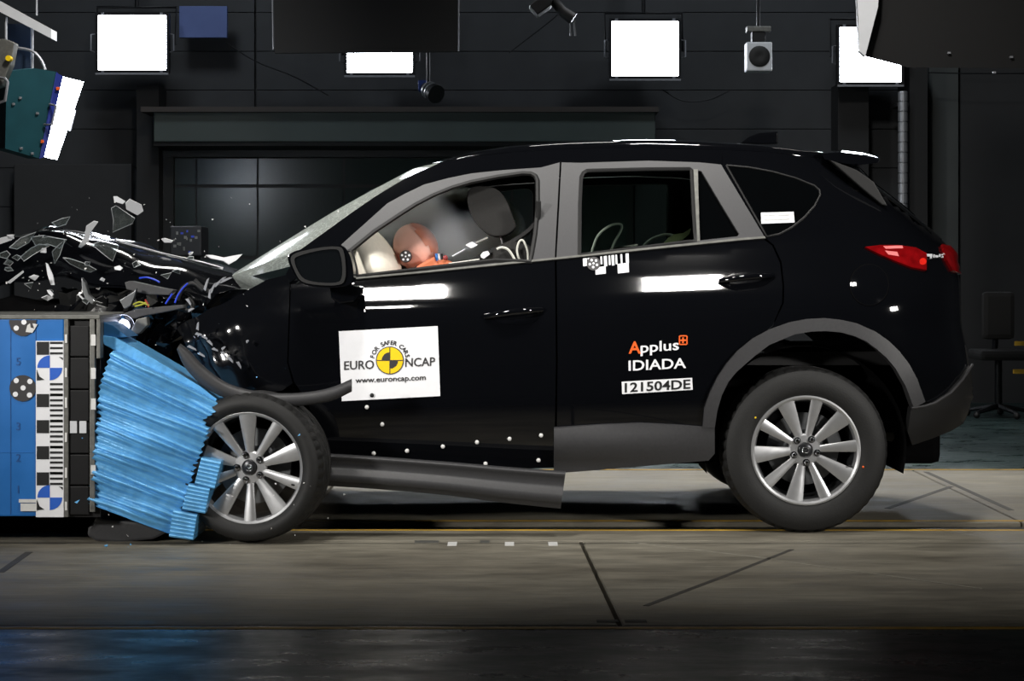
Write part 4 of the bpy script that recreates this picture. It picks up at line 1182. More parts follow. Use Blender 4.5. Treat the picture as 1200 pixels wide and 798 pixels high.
# loose bits in the engine bay
def bit(name, poly, Y0, Y1, m, par=None, bev=0.004):
    return slab_px(name, poly, Y0, Y1, m, car if par is None else par, bev=bev)
bit('lamp_carrier', [(146, 331), (152, 329), (178, 335), (204, 340), (198, 346), (172, 345), (148, 339)], 0.10, 0.20, M_trim)
bit('lamp_carrier', [(143, 368), (160, 362), (190, 359), (214, 357), (216, 361), (192, 366), (165, 371), (150, 376)], 0.08, 0.16, M_trim)
bit('lamp_bracket', [(153, 388), (160, 374), (172, 371), (173, 381), (163, 391), (155, 393)], 0.06, 0.12, M_greymetal)
bm = bmesh.new(); bmesh.ops.create_uvsphere(bm, u_segments=16, v_segments=10, radius=0.024); bmesh.ops.scale(bm, vec=(1.1, .6, 1.2), verts=bm.verts)
bmesh.ops.translate(bm, verts=bm.verts, vec=at(145, 382, 0.05)); bm_obj('headlamp_glint', bm, M_glint, car, True)  # glowing blob as the glint in the reflector bowl
bm = bmesh.new(); lathe(bm, [(.001, .03), (.03, .022), (.045, .0), (.05, -.02), (.052, -.02), (.047, .004), (.03, .028)], 20)
bmesh.ops.translate(bm, verts=bm.verts, vec=at(145, 382, 0.09)); bm_obj('headlamp_reflector', bm, M_chrome, car, True)
bit('torn_bracket', [(140, 352), (150, 346), (158, 341), (160, 338), (157, 349), (153, 358), (146, 362)], 0.05, 0.08, M_steel)
bit('torn_bracket', [(95, 325), (100, 331), (104, 345), (112, 352), (108, 357), (100, 350), (96, 340)], 0.15, 0.19, M_steel)
bit('torn_bracket', [(108, 352), (120, 346), (126, 350), (125, 361), (112, 357), (118, 355)], 0.12, 0.15, M_chrome)
for pts in ([(163, 326), (172, 325), (182, 328), (187, 331)], [(194, 356), (198, 350), (202, 344)], [(205, 355), (208, 347), (214, 338), (220, 332)]):
    tube('blue_wire', [tuple(at(x, y, 0.08)) for x, y in pts], 0.004, M_wireb, car, 6, 4)
for pts, m_ in (([(156, 357), (164, 354), (175, 358)], M_wirey), ([(170, 351), (173, 356), (174, 360)], M_wirer), ([(158, 359), (166, 357), (172, 354)], M_wirey)):
    tube('loom_wire', [tuple(at(x, y, 0.06)) for x, y in pts], 0.004, m_, car, 6, 4)
for pts in ([(208, 352), (214, 338), (226, 332), (238, 340)], [(210, 362), (222, 364), (226, 356), (220, 350)], [(228, 328), (236, 336), (245, 342)]):
    tube('hose', [tuple(at(x, y, 0.12)) for x, y in pts], 0.010, M_rubber, car, 8, 4)
# small bright torn metal along the wing edge
sb = []
for x, y, l, a in ((242, 333, 16, 70), (250, 337, 14, 60), (258, 330, 18, 40), (246, 344, 12, 80), (265, 328, 16, 20), (232, 382, 10, 80), (233, 392, 9, -20), (240, 396, 8, -40), (246, 402, 9, -50), (252, 410, 8, -30), (262, 416, 10, -60), (270, 422, 9, -50), (280, 428, 10, -65), (225, 408, 12, -30), (236, 416, 10, -35), (176, 412, 5, 10), (221, 354, 10, -60), (224, 363, 8, 20), (262, 408, 6, 30), (290, 400, 4, 30)):
    c, s_ = math.cos(R(a)), -math.sin(R(a))
    wv = 1.6
    o = bit('torn_metal', [(x - l / 2 * c - wv * s_, y - l / 2 * s_ + wv * c), (x + l / 2 * c, y + l / 2 * s_), (x + l / 2 * c * .6 + wv * s_, y + l / 2 * s_ * .6 - wv * c), (x - l / 2 * c * .8 + wv * s_, y - l / 2 * s_ * .8 - wv * c)], -0.03 if y > 370 else 0.1, -0.02 if y > 370 else 0.115, M_edge, None, 0)
# ---- hanging front arch trim
def ribbon(name, top, bot, prof, Y, m, parent, k=4):
    """strip between two traced edges; prof: (fraction across, outward swell)"""
    T = smooth_pts(top, k); B = smooth_pts(bot, k)
    V = []
    for (a, b) in zip(T, B):
        for f, s_ in prof:
            V.append(tuple(at(a[0] + (b[0] - a[0]) * f, a[1] + (b[1] - a[1]) * f, Y - s_)))
    n = len(T); q = len(prof)
    F = [(i * q + j, i * q + j + 1, (i + 1) * q + j + 1, (i + 1) * q + j) for i in range(n - 1) for j in range(q - 1)]
    F3 = [t for f in F for t in ((f[0], f[1], f[2]), (f[0], f[2], f[3]))]
    return sheet(name, V, F3, 0.02, m, parent)
ribbon('front_arch_trim', [(211, 403), (222, 412), (240, 431), (268, 450), (308, 460), (350, 460.5), (385, 455), (412, 444)],
       [(207, 409), (217, 431), (240, 454), (272, 469.5), (314, 477), (355, 475.5), (388, 470), (412, 459)],
       [(0, 0.0), (.12, .02), (.5, .028), (.85, .02), (1, 0.0)], -0.24, M_trim, car)
ribbon('hanging_sill_trim', [(372, 531), (450, 536), (530, 542), (600, 548), (663, 552.5)],
       [(376, 569), (440, 573), (520, 580), (590, 589), (657, 596)],
       [(0, 0.0), (.05, .03), (.11, .032), (.16, .018), (.3, .012), (.45, .02), (.62, .045), (.78, .05), (.86, .02), (1, 0.0)], -0.09, M_trim, car)
# ------------------------------------------------------------------ cabin
def rslab(name, poly, Y0, Y1, m, parent, bev=0.03): return slab_px(name, poly, Y0, Y1, m, parent, bev=bev)
for dy in (0.0, 0.80):
    st_ = empty('front_seat', (0, dy, 0), car)
    rslab('headrest', rounded([(548, 226), (555, 219), (575, 219), (590, 229), (602, 256), (604, 267), (591, 276), (573, 275), (557, 261), (549, 243)]), 0.34, 0.60, M_seat, st_, 0.014)
    for y in (0.42, 0.52):
        tube('headrest_post', [tuple(at(585, 268, y)), tuple(at(592, 296, y))], 0.008, M_steel, st_, 6)
    rslab('backrest', [(575, 292), (600, 280), (625, 288), (640, 330), (664, 470), (600, 476), (588, 400)], 0.22, 0.72, M_seat, st_, 0.04)
    rslab('cushion', [(470, 440), (500, 432), (600, 452), (640, 470), (600, 500), (480, 480)], 0.20, 0.72, M_seat, st_, 0.03)
rslab('rear_bench', [(770, 300), (800, 298), (845, 300), (850, 450), (690, 470), (690, 440), (780, 420)], 0.30, 1.54, M_int, car, 0.03)
rslab('dashboard', [(330, 345), (355, 325), (400, 322), (440, 333), (445, 380), (400, 430), (340, 430)], 0.18, 1.66, M_int, car, 0.02)
box('bulkhead', -0.98, -0.93, 0.12, 1.72, 0.4, 1.02, M_under, car)
box('load_floor', 0.9, 1.85, 0.2, 1.64, 0.72, 0.78, M_int, car)
tube('seat_belt', [tuple(at(631, 236, 0.19)), tuple(at(628, 262, 0.22)), tuple(at(600, 284, 0.26)), tuple(at(565, 300, 0.28)), tuple(at(530, 322, 0.30))], 0.013, M_int, car, 6, 3)
tube('steering_wheel', [tuple(at(428 + 40 * math.cos(a) * .35 + 18 * math.sin(a), 345 - 60 * math.sin(a) * .9, 0.45 + 0.18 * math.cos(a))) for a in np.linspace(0, 2 * math.pi, 25)], 0.015, M_int, car, 8)
ab = empty('airbag', tuple(at(441, 312, 0.45)), car); ab.rotation_euler = (0, R(-28), 0)
bm = bmesh.new(); bmesh.ops.create_uvsphere(bm, u_segments=36, v_segments=24, radius=1)
for v in bm.verts:
    w_ = 1 + 0.05 * math.sin(6 * math.atan2(v.co.y, v.co.z))
    v.co = Vector((v.co.x * 0.105, v.co.y * 0.25 * w_, v.co.z * 0.20 * w_))
bm_obj('cushion', bm, M_airbag, ab, True)
ab['label'] = 'inflated white driver airbag'
cv = [(434, 288), (430, 300), (437, 318), (446, 327)]
tube('vent_tube', [tuple(at(x, y, 0.26) - ab.location) for x, y in cv], 0.003, M_greymetal, ab, 6, 4).rotation_euler = (0, R(28), 0)
# cables and gauges inside
for nm, pts, r, m_, Y in (
    ('cabin_cable', [(582, 292), (588, 290), (596, 293), (604, 306), (606, 316)], .006, M_wirew, 0.20),
    ('cabin_cable', [(612, 312), (606, 296), (608, 284), (613, 282), (618, 294), (619, 310)], .005, M_wirew, 0.20),
    ('cabin_cable', [(692, 300), (700, 277), (714, 265), (726, 262.5), (728.5, 268), (720, 284), (714, 299)], .006, M_wirew, 0.55),
    ('cabin_cable', [(690, 296), (720, 291), (747, 287)], .005, M_wirew, 0.9),
    ('cabin_cable', [(752, 291), (762, 281), (778, 275), (790, 276)], .007, M_wirew, 0.5),
    ('measuring_rod', [(530, 300.5), (545, 292)], .004, M_whitem, 0.24),
    ('measuring_rod', [(526, 309), (562, 304)], .004, M_wirew, 0.24),
    ('measuring_rod', [(558, 285), (572, 279)], .008, M_greymetal, 0.25)):
    tube(nm, [tuple(at(x, y, Y)) for x, y in pts], r, m_, car, 6, 0 if len(pts) == 2 else 5)
slab_px('cabin_marker', [(545, 287), (553, 283), (560, 287), (552, 291)], 0.22, 0.235, M_white, car)
slab_px('cabin_marker', [(563, 299), (566, 295), (572, 294), (574, 298), (567, 303), (564, 302)], 0.22, 0.235, M_white, car)
slab_px('child_seat_strap', [(783, 279), (790, 274.5), (801, 273), (810, 267.5), (808, 274), (800, 281), (786, 284), (779, 289), (776, 287)], 0.45, 0.47, mat('pale_green_strap', (150, 152, 112), 0.6), car)
# ------------------------------------------------------------------ crash test dummy
dm = empty('crash_test_dummy', tuple(at(520, 470, 0.46))); tag(dm, 'orange and peach crash test dummy slumped face down into the white airbag', 'dummy')
O = dm.location.copy()
def dp(x, y, Y): return Vector(at(x, y, Y)) - O
me = bpy.data.meshes.new('body')
J = [dp(560, 452, .46), dp(548, 400, .46), dp(532, 350, .46), dp(519, 326, .46), dp(506, 310, .46), dp(496, 300, .46),     # pelvis .. neck
     dp(524, 322, .30), dp(500, 360, .25), dp(440, 338, .28), dp(422, 323, .30), dp(412, 317, .31),                         # near arm to hand
     dp(524, 322, .62), dp(500, 360, .68), dp(440, 338, .64), dp(422, 323, .62), dp(412, 317, .61),                         # far arm
     dp(540, 458, .37), dp(455, 440, .36), dp(430, 530, .36), dp(540, 458, .56), dp(455, 440, .57), dp(430, 530, .57)]
E = [(0, 1), (1, 2), (2, 3), (3, 4), (4, 5), (3, 6), (6, 7), (7, 8), (8, 9), (9, 10), (3, 11), (11, 12), (12, 13), (13, 14), (14, 15), (0, 16), (16, 17), (17, 18), (0, 19), (19, 20), (20, 21)]
RD = [.15, .14, .15, .11, .055, .05, .06, .048, .036, .028, .022, .06, .048, .036, .028, .022, .085, .065, .045, .085, .065, .045]
for side, base in ((.30, 9), (.62, 14)):
    s1 = 1 if side < .4 else -1
    for j in range(5):
        a = len(J)
        J.append(dp(411 - (2 if j else -4), 315 + 2.2 * j, side + s1 * 0.012 * (j - 2))); RD.append(.009)
        J.append(dp(404 - (1 if j in (2, 3) else -3), 319 + 2.2 * j, side + s1 * 0.013 * (j - 2))); RD.append(.008)
        E += [(base + 1, a), (a, a + 1)]
me.from_pydata([tuple(j) for j in J], E, [])
bo = obj('body', me, M_skin, dm)
sm = bo.modifiers.new('skin', 'SKIN'); sm.use_smooth_shade = True
for i, sv in enumerate(me.skin_vertices[0].data):
    sv.radius = (RD[i], RD[i]); sv.use_root = (i == 0)
bo.modifiers.new('sub', 'SUBSURF').render_levels = 2
hc = dp(486, 290, .44)
bm = bmesh.new(); bmesh.ops.create_uvsphere(bm, u_segments=40, v_segments=28, radius=1)
hr = Matrix.Rotation(R(-32), 4, 'Y')
def head_shape(v):
    x, y, z = v
    X = x * 0.102; Yv = y * 0.076; Z = z * 0.112
    if x < 0:                                         # face side: flatter, with brow, nose and chin
        X *= 0.92
        if z < 0: X *= 1 - 0.10 * (-z); Yv *= 1 - 0.25 * (-z)
        X -= 0.020 * math.exp(-((y / .18) ** 2 + ((z + .12) / .22) ** 2)) * (1 if x < -.6 else 0)
        X -= 0.010 * math.exp(-((y / .4) ** 2 + ((z + .75) / .2) ** 2))
        X += 0.008 * math.exp(-(((abs(y) - .38) / .16) ** 2 + ((z - .1) / .13) ** 2))
    return Vector((X, Yv, Z))
for v in bm.verts: v.co = hr @ head_shape(v.co) + hc
hd = bm_obj('head', bm, M_skinp, dm, True)
# skull cap over the back of the head, a touch proud, leaving a seam
bm = bmesh.new(); bmesh.ops.create_uvsphere(bm, u_segments=40, v_segments=28, radius=1)
bmesh.ops.delete(bm, geom=[v for v in bm.verts if v.co.x < 0.42 - 0.1 * v.co.z], context='VERTS')
for v in bm.verts: v.co = hr @ (head_shape(v.co) * 1.035) + hc
bm_obj('skull_cap', bm, M_skin, hd, True)
def rd(p, r): return None
tc_ = dp(475.5, 300.5, .355)
def disc_at(name, c, r, m, par, t=.004):
    bm = bmesh.new(); lathe(bm, [(.0005, -t), (r * .9, -t), (r, 0), (r, t)], 20); bmesh.ops.translate(bm, verts=bm.verts, vec=c); return bm_obj(name, bm, m, par, True, 30)
tt = disc_at('head_target', tc_, .028, M_ink, dm, .012)
for a in np.linspace(0.3, 6.58, 6)[:-1]:
    disc_at('target_dot', tc_ + Vector((.017 * math.cos(a), -.009, .017 * math.sin(a))), .0055, M_white, tt)
disc_at('target_dot', tc_ + Vector((0, -.009, 0)), .004, M_white, tt)
sh = slab_px('shoulder_cap', [(484, 322), (488, 312), (500, 305), (509, 300), (511, 308), (519, 310), (524, 303), (528, 310), (532, 318), (524, 324), (500, 326)], 0.30, 0.40, M_skin, None, bev=0.012)
sh.parent = dm; sh.matrix_parent_inverse = Matrix.Translation(-O)
for x, m_ in ((511.5, M_bluep), (514.5, M_whitem), (517, M_rubber)):
    tube('neck_disc', [tuple(dp(x, 297, .36)), tuple(dp(x + 1, 312, .36))], 0.007, m_, dm, 8)
bm = bmesh.new(); bmesh.ops.create_uvsphere(bm, u_segments=10, v_segments=8, radius=.012); bmesh.ops.translate(bm, verts=bm.verts, vec=dp(522, 302, .30)); bm_obj('shoulder_bolt', bm, mat('dull_red_cap', (150, 60, 60), 0.5), dm, True)
# ------------------------------------------------------------------ barrier
YB = -0.32
br = empty('crash_barrier', (at(40, 605, YB).x, YB, 0)); tag(br, 'blue crash barrier block with scale board and crumpled honeycomb face', 'barrier')
O = br.location.copy()
BI = Matrix.Translation(-O)
def bp_(o): o.parent = br if o.parent is None else o.parent; o.matrix_parent_inverse = BI; return o
def bpx(name, x0, y0, x1, y1, Y, d, m, bev=0.0): return bp_(pbox(name, x0, y0, x1, y1, Y, d, m, None, bev))
body = bpx('blue_block', -420, 374, 75, 605, YB, 0.95, M_bluep, 0.006)
bpx('plinth', -420, 605, 40, 630, YB + 0.35, 0.5, M_under)
bpx('top_plate', -420, 369, 117, 374, YB - 0.004, 0.97, M_greymetal, 0.003)
for x in (12.5, 42):
    bpx('panel_seam', x - 0.4, 376, x + 0.4, 603, YB - 0.0015, 0.003, mat('seam_blue', (20, 78, 140), 0.6))
for y in (530,):
    bpx('panel_seam', 0, y - 0.4, 42, y + 0.4, YB - 0.0015, 0.003, M_bluep)
bpx('end_frame', 75, 374, 118, 606, YB + 0.02, 0.9, M_blackplate)
bpx('edge_strip', 75, 374, 80, 606, YB - 0.006, 0.03, M_greymetal, 0.002)
bpx('edge_strip', 105, 374, 111, 600, YB - 0.002, 0.03, M_greymetal, 0.002)
bpx('edge_strip', 113, 374, 117.5, 420, YB - 0.002, 0.06, M_greymetal, 0.002)
ysp = [381, 418.5, 456.5, 494.5, 532, 569, 604]
for a, b in zip(ysp, ysp[1:]):
    bpx('end_plate', 80.5, a + 0.7, 104.5, b - 0.7, YB + 0.004, 0.03, M_blackplate, 0.004)
for y0, y1 in ((392, 405), (431, 444), (467, 480), (545, 556)): bpx('white_tape', 106.5, y0, 112, y1, YB - 0.006, 0.006, M_tape)
for y0, y1 in ((392, 402), (431, 442), (466, 478), (507, 518), (548, 560), (588, 598)): bpx('white_tape', 76, y0, 78.5, y1, YB - 0.010, 0.006, M_tape)
for x in (82, 93): bpx('white_tape', x, 493.5, x + 8, 507.5, YB - 0.002, 0.008, M_whitem)
sb_ = bpx('scale_board', 42, 399.5, 74.5, 606, YB - 0.008, 0.008, M_white)
def flat(lst, Y, m, name, par):
    bm = bmesh.new()
    for P in lst:
        a = [bm.verts.new(at(x, y, Y)) for x, y in P]; b = [bm.verts.new(v.co + Vector((0, .003, 0))) for v in a]
        n = len(a); bm.faces.new(a); bm.faces.new(b[::-1])
        for i in range(n): bm.faces.new((a[i], b[i], b[(i + 1) % n], a[(i + 1) % n]))
    o = bm_obj(name, bm, m, par); o.matrix_parent_inverse = (BI if par is br else Matrix.Identity(4)); return o
def rc(x0, y0, x1, y1): return [(x0, y0), (x1, y0), (x1, y1), (x0, y1)]
blk, blu = [], []
y = 400.5; pit = 15.3; i = 0
while y < 566:
    tgt_ = 415 <= y + 1 < 446
    if not tgt_:
        if i % 2 == 0: blk.append(rc(43, y, 57.5, y + pit))
        for q in range(3):
            yy = y + q * pit / 2.5 + (0.0 if i % 2 == 0 else 2.5)
            if q * pit / 2.5 < pit - 2: blk.append(rc(58.5, yy, 73.5, yy + 2.6)) 
    y += pit; i += 1
def quad(cx, cy, r, a0, a1, n=8): return [(cx, cy)] + [(cx + r * math.cos(R(a)), cy - r * math.sin(R(a))) for a in np.linspace(a0, a1, n)]
for cy in (431, 583):
    blu.append(quad(58.3, cy, 14.6, 90, 180)); blu.append(quad(58.3, cy, 14.6, 270, 360))
    blk.append([(43, cy + 15), (43, cy + 2), (46, cy + 10), (52, cy + 14)]); blk.append([(73.5, cy - 12), (73.5, cy - 9), (69, cy - 13)])
for q_ in blk: flat([q_], YB - 0.0095, M_black, 'scale_mark', sb_)
for q_ in blu: flat([q_], YB - 0.0095, M_bluet, 'target_quadrant', sb_)
flat([rc(22, 585, 44, 589), rc(24, 590, 44, 599)], YB - 0.0095, M_tape, 'torn_tape', br)
for cy, ok in ((455, 1), (380, 0)):
    pts = disc_px(26.5, cy, 15.5, 28)[0] if ok else np.array([(26.5 + 16 * math.cos(R(a)), 375 - 19 * math.sin(R(a))) for a in np.linspace(180, 360, 16)])
    tg = flat([list(map(tuple, pts))], YB - 0.004, M_ink, 'round_target', br)
    dots = [(19, 446), (35, 447), (27, 454.5), (18, 462), (34.5, 463)] if ok else [(19, 384.5), (28, 377.5)]
    for x, y in dots: flat([list(map(tuple, disc_px(x, y, 3.1, 12)[0]))], YB - 0.0055, M_white, 'target_dot', tg)
    if not ok: flat([[(30, 389), (32, 381), (35, 379), (36, 384), (40, 385), (38, 379), (44, 380), (38, 390)]], YB - 0.0055, M_tape, 'torn_edge', tg)
dig = mat('dark_blue_digit', (22, 76, 140), 0.6)
for s_, yb in (('5', 428), ('4', 466), ('3', 504), ('2', 541), ('1', 578)):
    P, F = text_flat(s_)
    c = (P[:, 0].max() + P[:, 0].min()) / 2
    V = [tuple(at(21.5 + (p[0] - c) * 13, yb - p[1] * 13, YB - 0.002)) for p in P]
    if s_ == '4': continue
    o = mesh('printed_digit', V, F, dig, br); o.matrix_parent_inverse = BI
# crumpled honeycomb
def edge(line, v):
    L_ = np.array(line, float); d = np.concatenate([[0], np.cumsum(np.linalg.norm(np.diff(L_, axis=0), axis=1))]); d /= d[-1]
    return np.array([np.interp(v, d, L_[:, 0]), np.interp(v, d, L_[:, 1])])
LE = [(131, 411), (126, 425), (117, 452), (114, 480), (112, 505), (109, 535), (108, 560), (102, 590)]
RE = [(255, 473), (252, 483), (238, 492), (244, 503), (238, 522), (229, 548), (221, 570), (214, 592), (199, 626)]
V, F = [], []
NVv, NU = 118, 15
rr_ = random.Random(3)
ph = 0.0; phs = []
for j in range(NVv + 1):
    ph += 2 * math.pi / 5.2 * (0.75 + 0.5 * rr_.random()); phs.append(ph)
for j in range(NVv + 1):
    v = j / NVv
    for i in range(NU + 1):
        u = i / NU
        vv = v + 0.003 * math.sin(u * 5 + v * 23) + 0.002 * math.sin(u * 9 - v * 31)
        a = edge(LE, np.clip(vv, 0, 1)); b = edge(RE, np.clip(vv, 0, 1))
        p = a + (b - a) * u
        bump_ = 0.036 * abs(math.sin(phs[j] / 2)) * (0.6 + 0.4 * math.sin(v * 40 + u * 4)) + 0.010 * math.sin(u * 5 + v * 11)
        V.append(tuple(at(p[0] + 1.5 * math.sin(phs[j]) * (abs(u - .5) * 2) ** 4, p[1], YB + 0.02 - bump_ - 0.02 * math.sin(u * 3.1))))
for j in range(NVv):
    for i in range(NU): F.append((j * (NU + 1) + i, j * (NU + 1) + i + 1, (j + 1) * (NU + 1) + i + 1, (j + 1) * (NU + 1) + i))
F3 = [t for f in F for t in ((f[0], f[1], f[2]), (f[0], f[2], f[3]))]
hcb = bp_(sheet('honeycomb_block', V, F3, 0.42, M_honey)); hcb['label'] = 'crumpled pleated blue honeycomb block'
ct = bp_(slab_px('cover_sheet', [(118, 393), (134, 395), (160, 409), (200, 432), (235, 453), (254, 468), (251, 475), (225, 461), (190, 440), (150, 419), (122, 404)], YB + 0.06, YB + 0.32, M_honey, None, bev=0.003))
bp_(slab_px('cover_sheet', [(117, 376), (132, 381), (150, 395), (135, 396), (118, 393)], YB + 0.08, YB + 0.3, mat('bent_blue_sheet', (54, 110, 160), 0.4, 0.4), None, bev=0.003))
bp_(slab_px('back_plate', [(118, 395), (130, 408), (116, 452), (112, 500), (107, 560), (101, 592), (104, 600), (117, 600)], YB + 0.1, YB + 0.5, M_blackplate, None))
for P in ([(236, 536), (259, 541), (251, 573), (228, 567)], [(221, 567), (246, 572), (240, 602), (213, 597)], [(203, 597), (231, 603), (226, 633), (198, 629)]):
    # pleated bumper blocks
    V, F = [], []
    for j in range(29):
        for i in range(4):
            a = np.array(P[0]) + (np.array(P[3]) - np.array(P[0])) * j / 28; b = np.array(P[1]) + (np.array(P[2]) - np.array(P[1])) * j / 28
            p = a + (b - a) * i / 3
            V.append(tuple(at(p[0], p[1], YB - 0.02 - (0.008 if (j // 2) % 2 else 0.0))))
    for j in range(28):
        for i in range(3): F += [(j * 4 + i, j * 4 + i + 1, (j + 1) * 4 + i + 1), (j * 4 + i, (j + 1) * 4 + i + 1, (j + 1) * 4 + i)]
    bp_(sheet('bumper_block', V, F, 0.3, M_honey))
bp_(slab_px('torn_plate', [(232, 530), (240, 517), (242, 522), (226, 566), (212, 600), (204, 602), (214, 575)], YB + 0.02, YB + 0.06, M_blackplate, None))
bp_(slab_px('lower_lip', [(112, 604), (120, 608), (160, 612), (196, 624), (180, 632), (140, 636), (112, 634), (102, 628), (103, 618), (110, 612)], YB + 0.10, YB + 0.5, M_trim, None, bev=0.01))
bp_(slab_px('support_foot', [(60, 600), (110, 600), (112, 640), (70, 640)], YB + 0.35, YB + 0.6, M_under, None))
# ------------------------------------------------------------------ flying fragments
SH = [
 ('large bright pane fragment flying highest above the bonnet', [(130.5, 244), (136, 241), (158, 256), (155, 262), (132, 272), (133, 258)], .55, 1),
 ('white bracket fragment touching the highest flying pane', [(147, 238), (152, 233), (166, 240), (168, 247), (161, 252), (148, 245)], .50, 2),
 ('small white chip beside the highest flying pane', [(133, 230), (137, 230), (147, 236), (144, 239), (134, 236)], .52, 2),
 ('thin triangular sliver above the bonnet crest', [(61, 261), (73, 256), (82, 254), (77, 263), (67, 266)], .6, 1),
 ('twisted pale strip standing upright above the bonnet crest', [(92, 289), (99, 277), (101, 265), (110, 259), (115, 260), (106, 272), (104, 283), (95, 290)], .5, 2),
 ('folded clear pane with bright edge below the twisted strip', [(106, 287), (118, 283), (139, 288), (132, 306), (124, 300), (112, 290)], .45, 1),
 ('grey wedge fragment lying on the bonnet crest', [(11, 290), (24, 279), (42, 272), (34, 284), (20, 292)], .5, 1),
 ('dark clear trapezoid fragment on the bonnet crest', [(36, 278), (50, 276), (78, 281), (70, 291), (56, 286), (42, 288)], .46, 1),
 ('curved clear fragment hanging below the bonnet crest', [(24, 301), (36, 291), (46, 286), (58, 288), (48, 293), (38, 299), (28, 306)], .42, 1),
 ('pointed fragment hanging down from the trapezoid piece', [(61, 295), (68, 288), (76, 281), (70, 299), (64, 309)], .44, 1),
 ('upright sharp blade below the bonnet crest', [(54, 308), (56, 309), (62, 322), (64, 334), (60, 334), (56, 322)], .35, 2),
 ('fragment at the photo edge left of the bonnet crest', [(0, 279), (17, 275), (14, 281), (0, 286)], .5, 2),
 ('crumpled clear fragment at the photo edge below the crest', [(0, 297), (8, 294), (12, 298), (8, 303), (0, 301)], .45, 1),
 ('thin slanting needle over the blue barrier block', [(8, 331), (27, 317), (28, 319), (12, 332)], .3, 2),
 ('grey leaf shaped fragment in the middle of the wreck', [(74, 302), (82, 303), (100, 309), (113, 316), (106, 319), (94, 315), (82, 309)], .35, 1),
 ('small oval chip beside the leaf shaped fragment', [(134, 313), (140, 311), (144, 314), (141, 317), (135, 316)], .35, 2),
 ('small pale fragment floating behind the bonnet', [(189, 280), (193, 279), (203, 282), (201, 284), (193, 284)], .9, 2),
 ('silver split washer shaped fragment at the bonnet rear', [(241, 299), (249, 299), (262, 302), (272, 300), (284, 298), (277, 305), (268, 310), (262, 306), (247, 303)], .5, 2),
 ('small chip above the barrier corner', [(55, 340), (59, 340), (63, 345), (61, 348), (57, 344)], .3, 2),
 ('short splinter above the barrier top plate', [(91, 345), (93, 345), (99, 350), (97, 351)], .2, 2),
]
for lb_, P, Y, kd in SH:
    bm = bmesh.new()
    tw = random.uniform(-0.5, 0.5); tw2 = random.uniform(-.6, .6)
    cx_ = sum(p[0] for p in P) / len(P); cy_ = sum(p[1] for p in P) / len(P)
    vs = []
    for x, y in P:
        Yd = Y + tw * (x - cx_) * 0.004 + tw2 * (y - cy_) * 0.004
        vs.append(bm.verts.new(at(x, y, Yd)))
    f = bm.faces.new(vs)
    bmesh.ops.recalc_face_normals(bm, faces=[f])
    o = bm_obj('flying_fragment', bm, M_shard if kd == 1 else M_whitem, None)
    so = o.modifiers.new('thick', 'SOLIDIFY'); so.thickness = 0.006; so.offset = 0
    tag(o, lb_, 'fragment', 'fragments flying off the crushed front')
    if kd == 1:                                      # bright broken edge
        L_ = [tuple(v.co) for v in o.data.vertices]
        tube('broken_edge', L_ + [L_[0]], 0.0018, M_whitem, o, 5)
rs = random.Random(21)
for i in range(18):
    x, y = rs.uniform(4, 225), rs.uniform(262, 352)
    if x > 120 and y < 285: y += 40
    sz = rs.uniform(3, 7); a0 = rs.uniform(0, 360); nv = rs.choice((3, 4, 4, 5))
    P = [(x + sz * rs.uniform(.5, 1) * math.cos(R(a0 + 360 * k / nv)) * 1.3, y + sz * rs.uniform(.35, .9) * math.sin(R(a0 + 360 * k / nv))) for k in range(nv)]
    bm = bmesh.new(); Y = rs.uniform(.12, .42)
    f = bm.faces.new([bm.verts.new(at(px_, py_, Y + rs.uniform(-.02, .02))) for px_, py_ in P])
    o = bm_obj('flying_chip', bm, M_whitem if i % 3 == 0 else M_shard)
    so = o.modifiers.new('thick', 'SOLIDIFY'); so.thickness = 0.005; so.offset = 0
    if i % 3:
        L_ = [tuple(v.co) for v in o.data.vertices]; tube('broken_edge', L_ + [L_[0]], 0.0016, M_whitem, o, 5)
    if i % 3: tag(o, 'tiny clear plastic chip tumbling among the larger fragments over the bonnet', 'chip', 'small clear chips over the crushed front')
    else: tag(o, 'tiny opaque white chip tumbling among the larger fragments over the bonnet', 'chip', 'small white chips over the crushed front')
# specks too small to count
V, F = [], []
for i in range(158):
    if i < 110: x, y, Y = random.gauss(90, 70), random.gauss(320, 32), random.uniform(.1, .9)
    elif i < 122: x, y, Y = random.uniform(150, 300), random.uniform(330, 460), random.uniform(-.15, -.05)
    elif i < 135: x, y, Y = random.uniform(60, 420), random.uniform(230, 300), random.uniform(.1, .8)
    else: x, y, Y = random.uniform(90, 420), random.uniform(560, 640), random.uniform(-.5, -.35)
    if y > 640 or (x < 118 and y > 366): continue
    c = at(x, y, Y); s_ = random.uniform(.0025, .007)
    k = len(V)
    for _ in range(4): V.append(tuple(c + Vector((random.uniform(-1, 1), random.uniform(-1, 1), random.uniform(-1, 1))) * s_))
    F += [(k, k + 1, k + 2), (k, k + 2, k + 3), (k, k + 3, k + 1), (k + 1, k + 3, k + 2)]
tag(mesh('debris_specks', V, F, M_tape), 'tiny bright specks of debris scattered round the crash', 'debris', None, 'stuff')
V, F = [], []
for x, y in ((124, 640), (153, 637), (96, 514), (90, 588), (135, 645), (150, 641), (302, 443), (233, 415), (350, 509)):
    c = at(x, y, -0.38); s_ = random.uniform(.006, .012); k = len(V)
    for _ in range(4): V.append(tuple(c + Vector((random.uniform(-1, 1), random.uniform(-1, 1), random.uniform(-1, 1))) * s_))
    F += [(k, k + 1, k + 2), (k, k + 2, k + 3), (k, k + 3, k + 1), (k + 1, k + 3, k + 2)]
tag(mesh('blue_debris', V, F, M_honey), 'tiny blue chips of honeycomb falling below the barrier', 'debris', None, 'stuff')
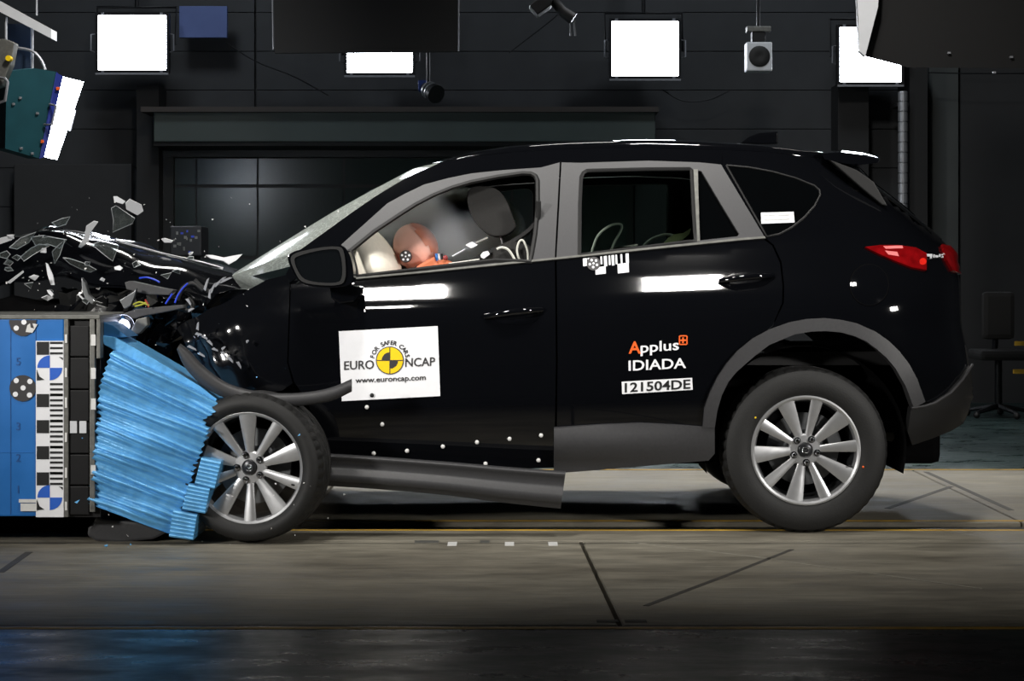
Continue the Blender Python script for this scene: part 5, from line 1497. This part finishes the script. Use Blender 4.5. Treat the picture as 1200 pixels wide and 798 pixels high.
# ------------------------------------------------------------------ smoke in the cabin, dust at the front wheel
def volume(name, loc, rad, dens, col, scale, label, aniso=-0.1):
    bm = bmesh.new(); bmesh.ops.create_icosphere(bm, subdivisions=3, radius=1)
    m = bpy.data.materials.new(name); m.use_nodes = True
    nt = m.node_tree; N = nt.nodes; L = nt.links; N.remove(N['Principled BSDF'])
    vs = N.new('ShaderNodeVolumeScatter'); vs.inputs['Color'].default_value = lin(col) + (1,); vs.inputs['Anisotropy'].default_value = aniso
    tc = N.new('ShaderNodeTexCoord'); nz = N.new('ShaderNodeTexNoise'); nz.inputs['Scale'].default_value = scale; nz.inputs['Detail'].default_value = 4
    L.new(tc.outputs['Object'], nz.inputs['Vector'])
    ln = N.new('ShaderNodeVectorMath'); ln.operation = 'LENGTH'; L.new(tc.outputs['Object'], ln.inputs[0])
    fo = N.new('ShaderNodeMapRange'); fo.inputs['From Min'].default_value = 1.0; fo.inputs['From Max'].default_value = 0.35; L.new(ln.outputs['Value'], fo.inputs['Value'])
    nr = N.new('ShaderNodeMapRange'); nr.inputs['From Min'].default_value = 0.18; nr.inputs['From Max'].default_value = 0.66; L.new(nz.outputs['Fac'], nr.inputs['Value'])
    mu = N.new('ShaderNodeMath'); mu.operation = 'MULTIPLY'; L.new(fo.outputs[0], mu.inputs[0]); L.new(nr.outputs[0], mu.inputs[1])
    m3 = N.new('ShaderNodeMath'); m3.operation = 'MULTIPLY'; L.new(mu.outputs[0], m3.inputs[0]); m3.inputs[1].default_value = dens
    L.new(m3.outputs[0], vs.inputs['Density']); L.new(vs.outputs[0], N['Material Output'].inputs['Volume'])
    o = bm_obj(name, bm, m); o.location = loc; o.scale = rad
    tag(o, label, name.split('_')[0], None, 'stuff')
    return o
volume('smoke_cloud', tuple(at(508, 272, 0.90)), (0.45, 0.58, 0.27), 110, (228, 236, 250), 2.6, 'pale grey airbag smoke filling the front of the cabin')
volume('dust_cloud', tuple(at(300, 590, -0.15)), (0.36, 0.22, 0.24), 1.6, (190, 180, 165), 2.4, 'thin dust cloud rising round the front wheel')

# ------------------------------------------------------------------ repeat the flank on the far side
for o in MIRROR:
    c = o.copy(); COL.objects.link(c); c.parent = car
    c.scale = (1, -1, 1); c.location = (0, 2 * YC, 0)
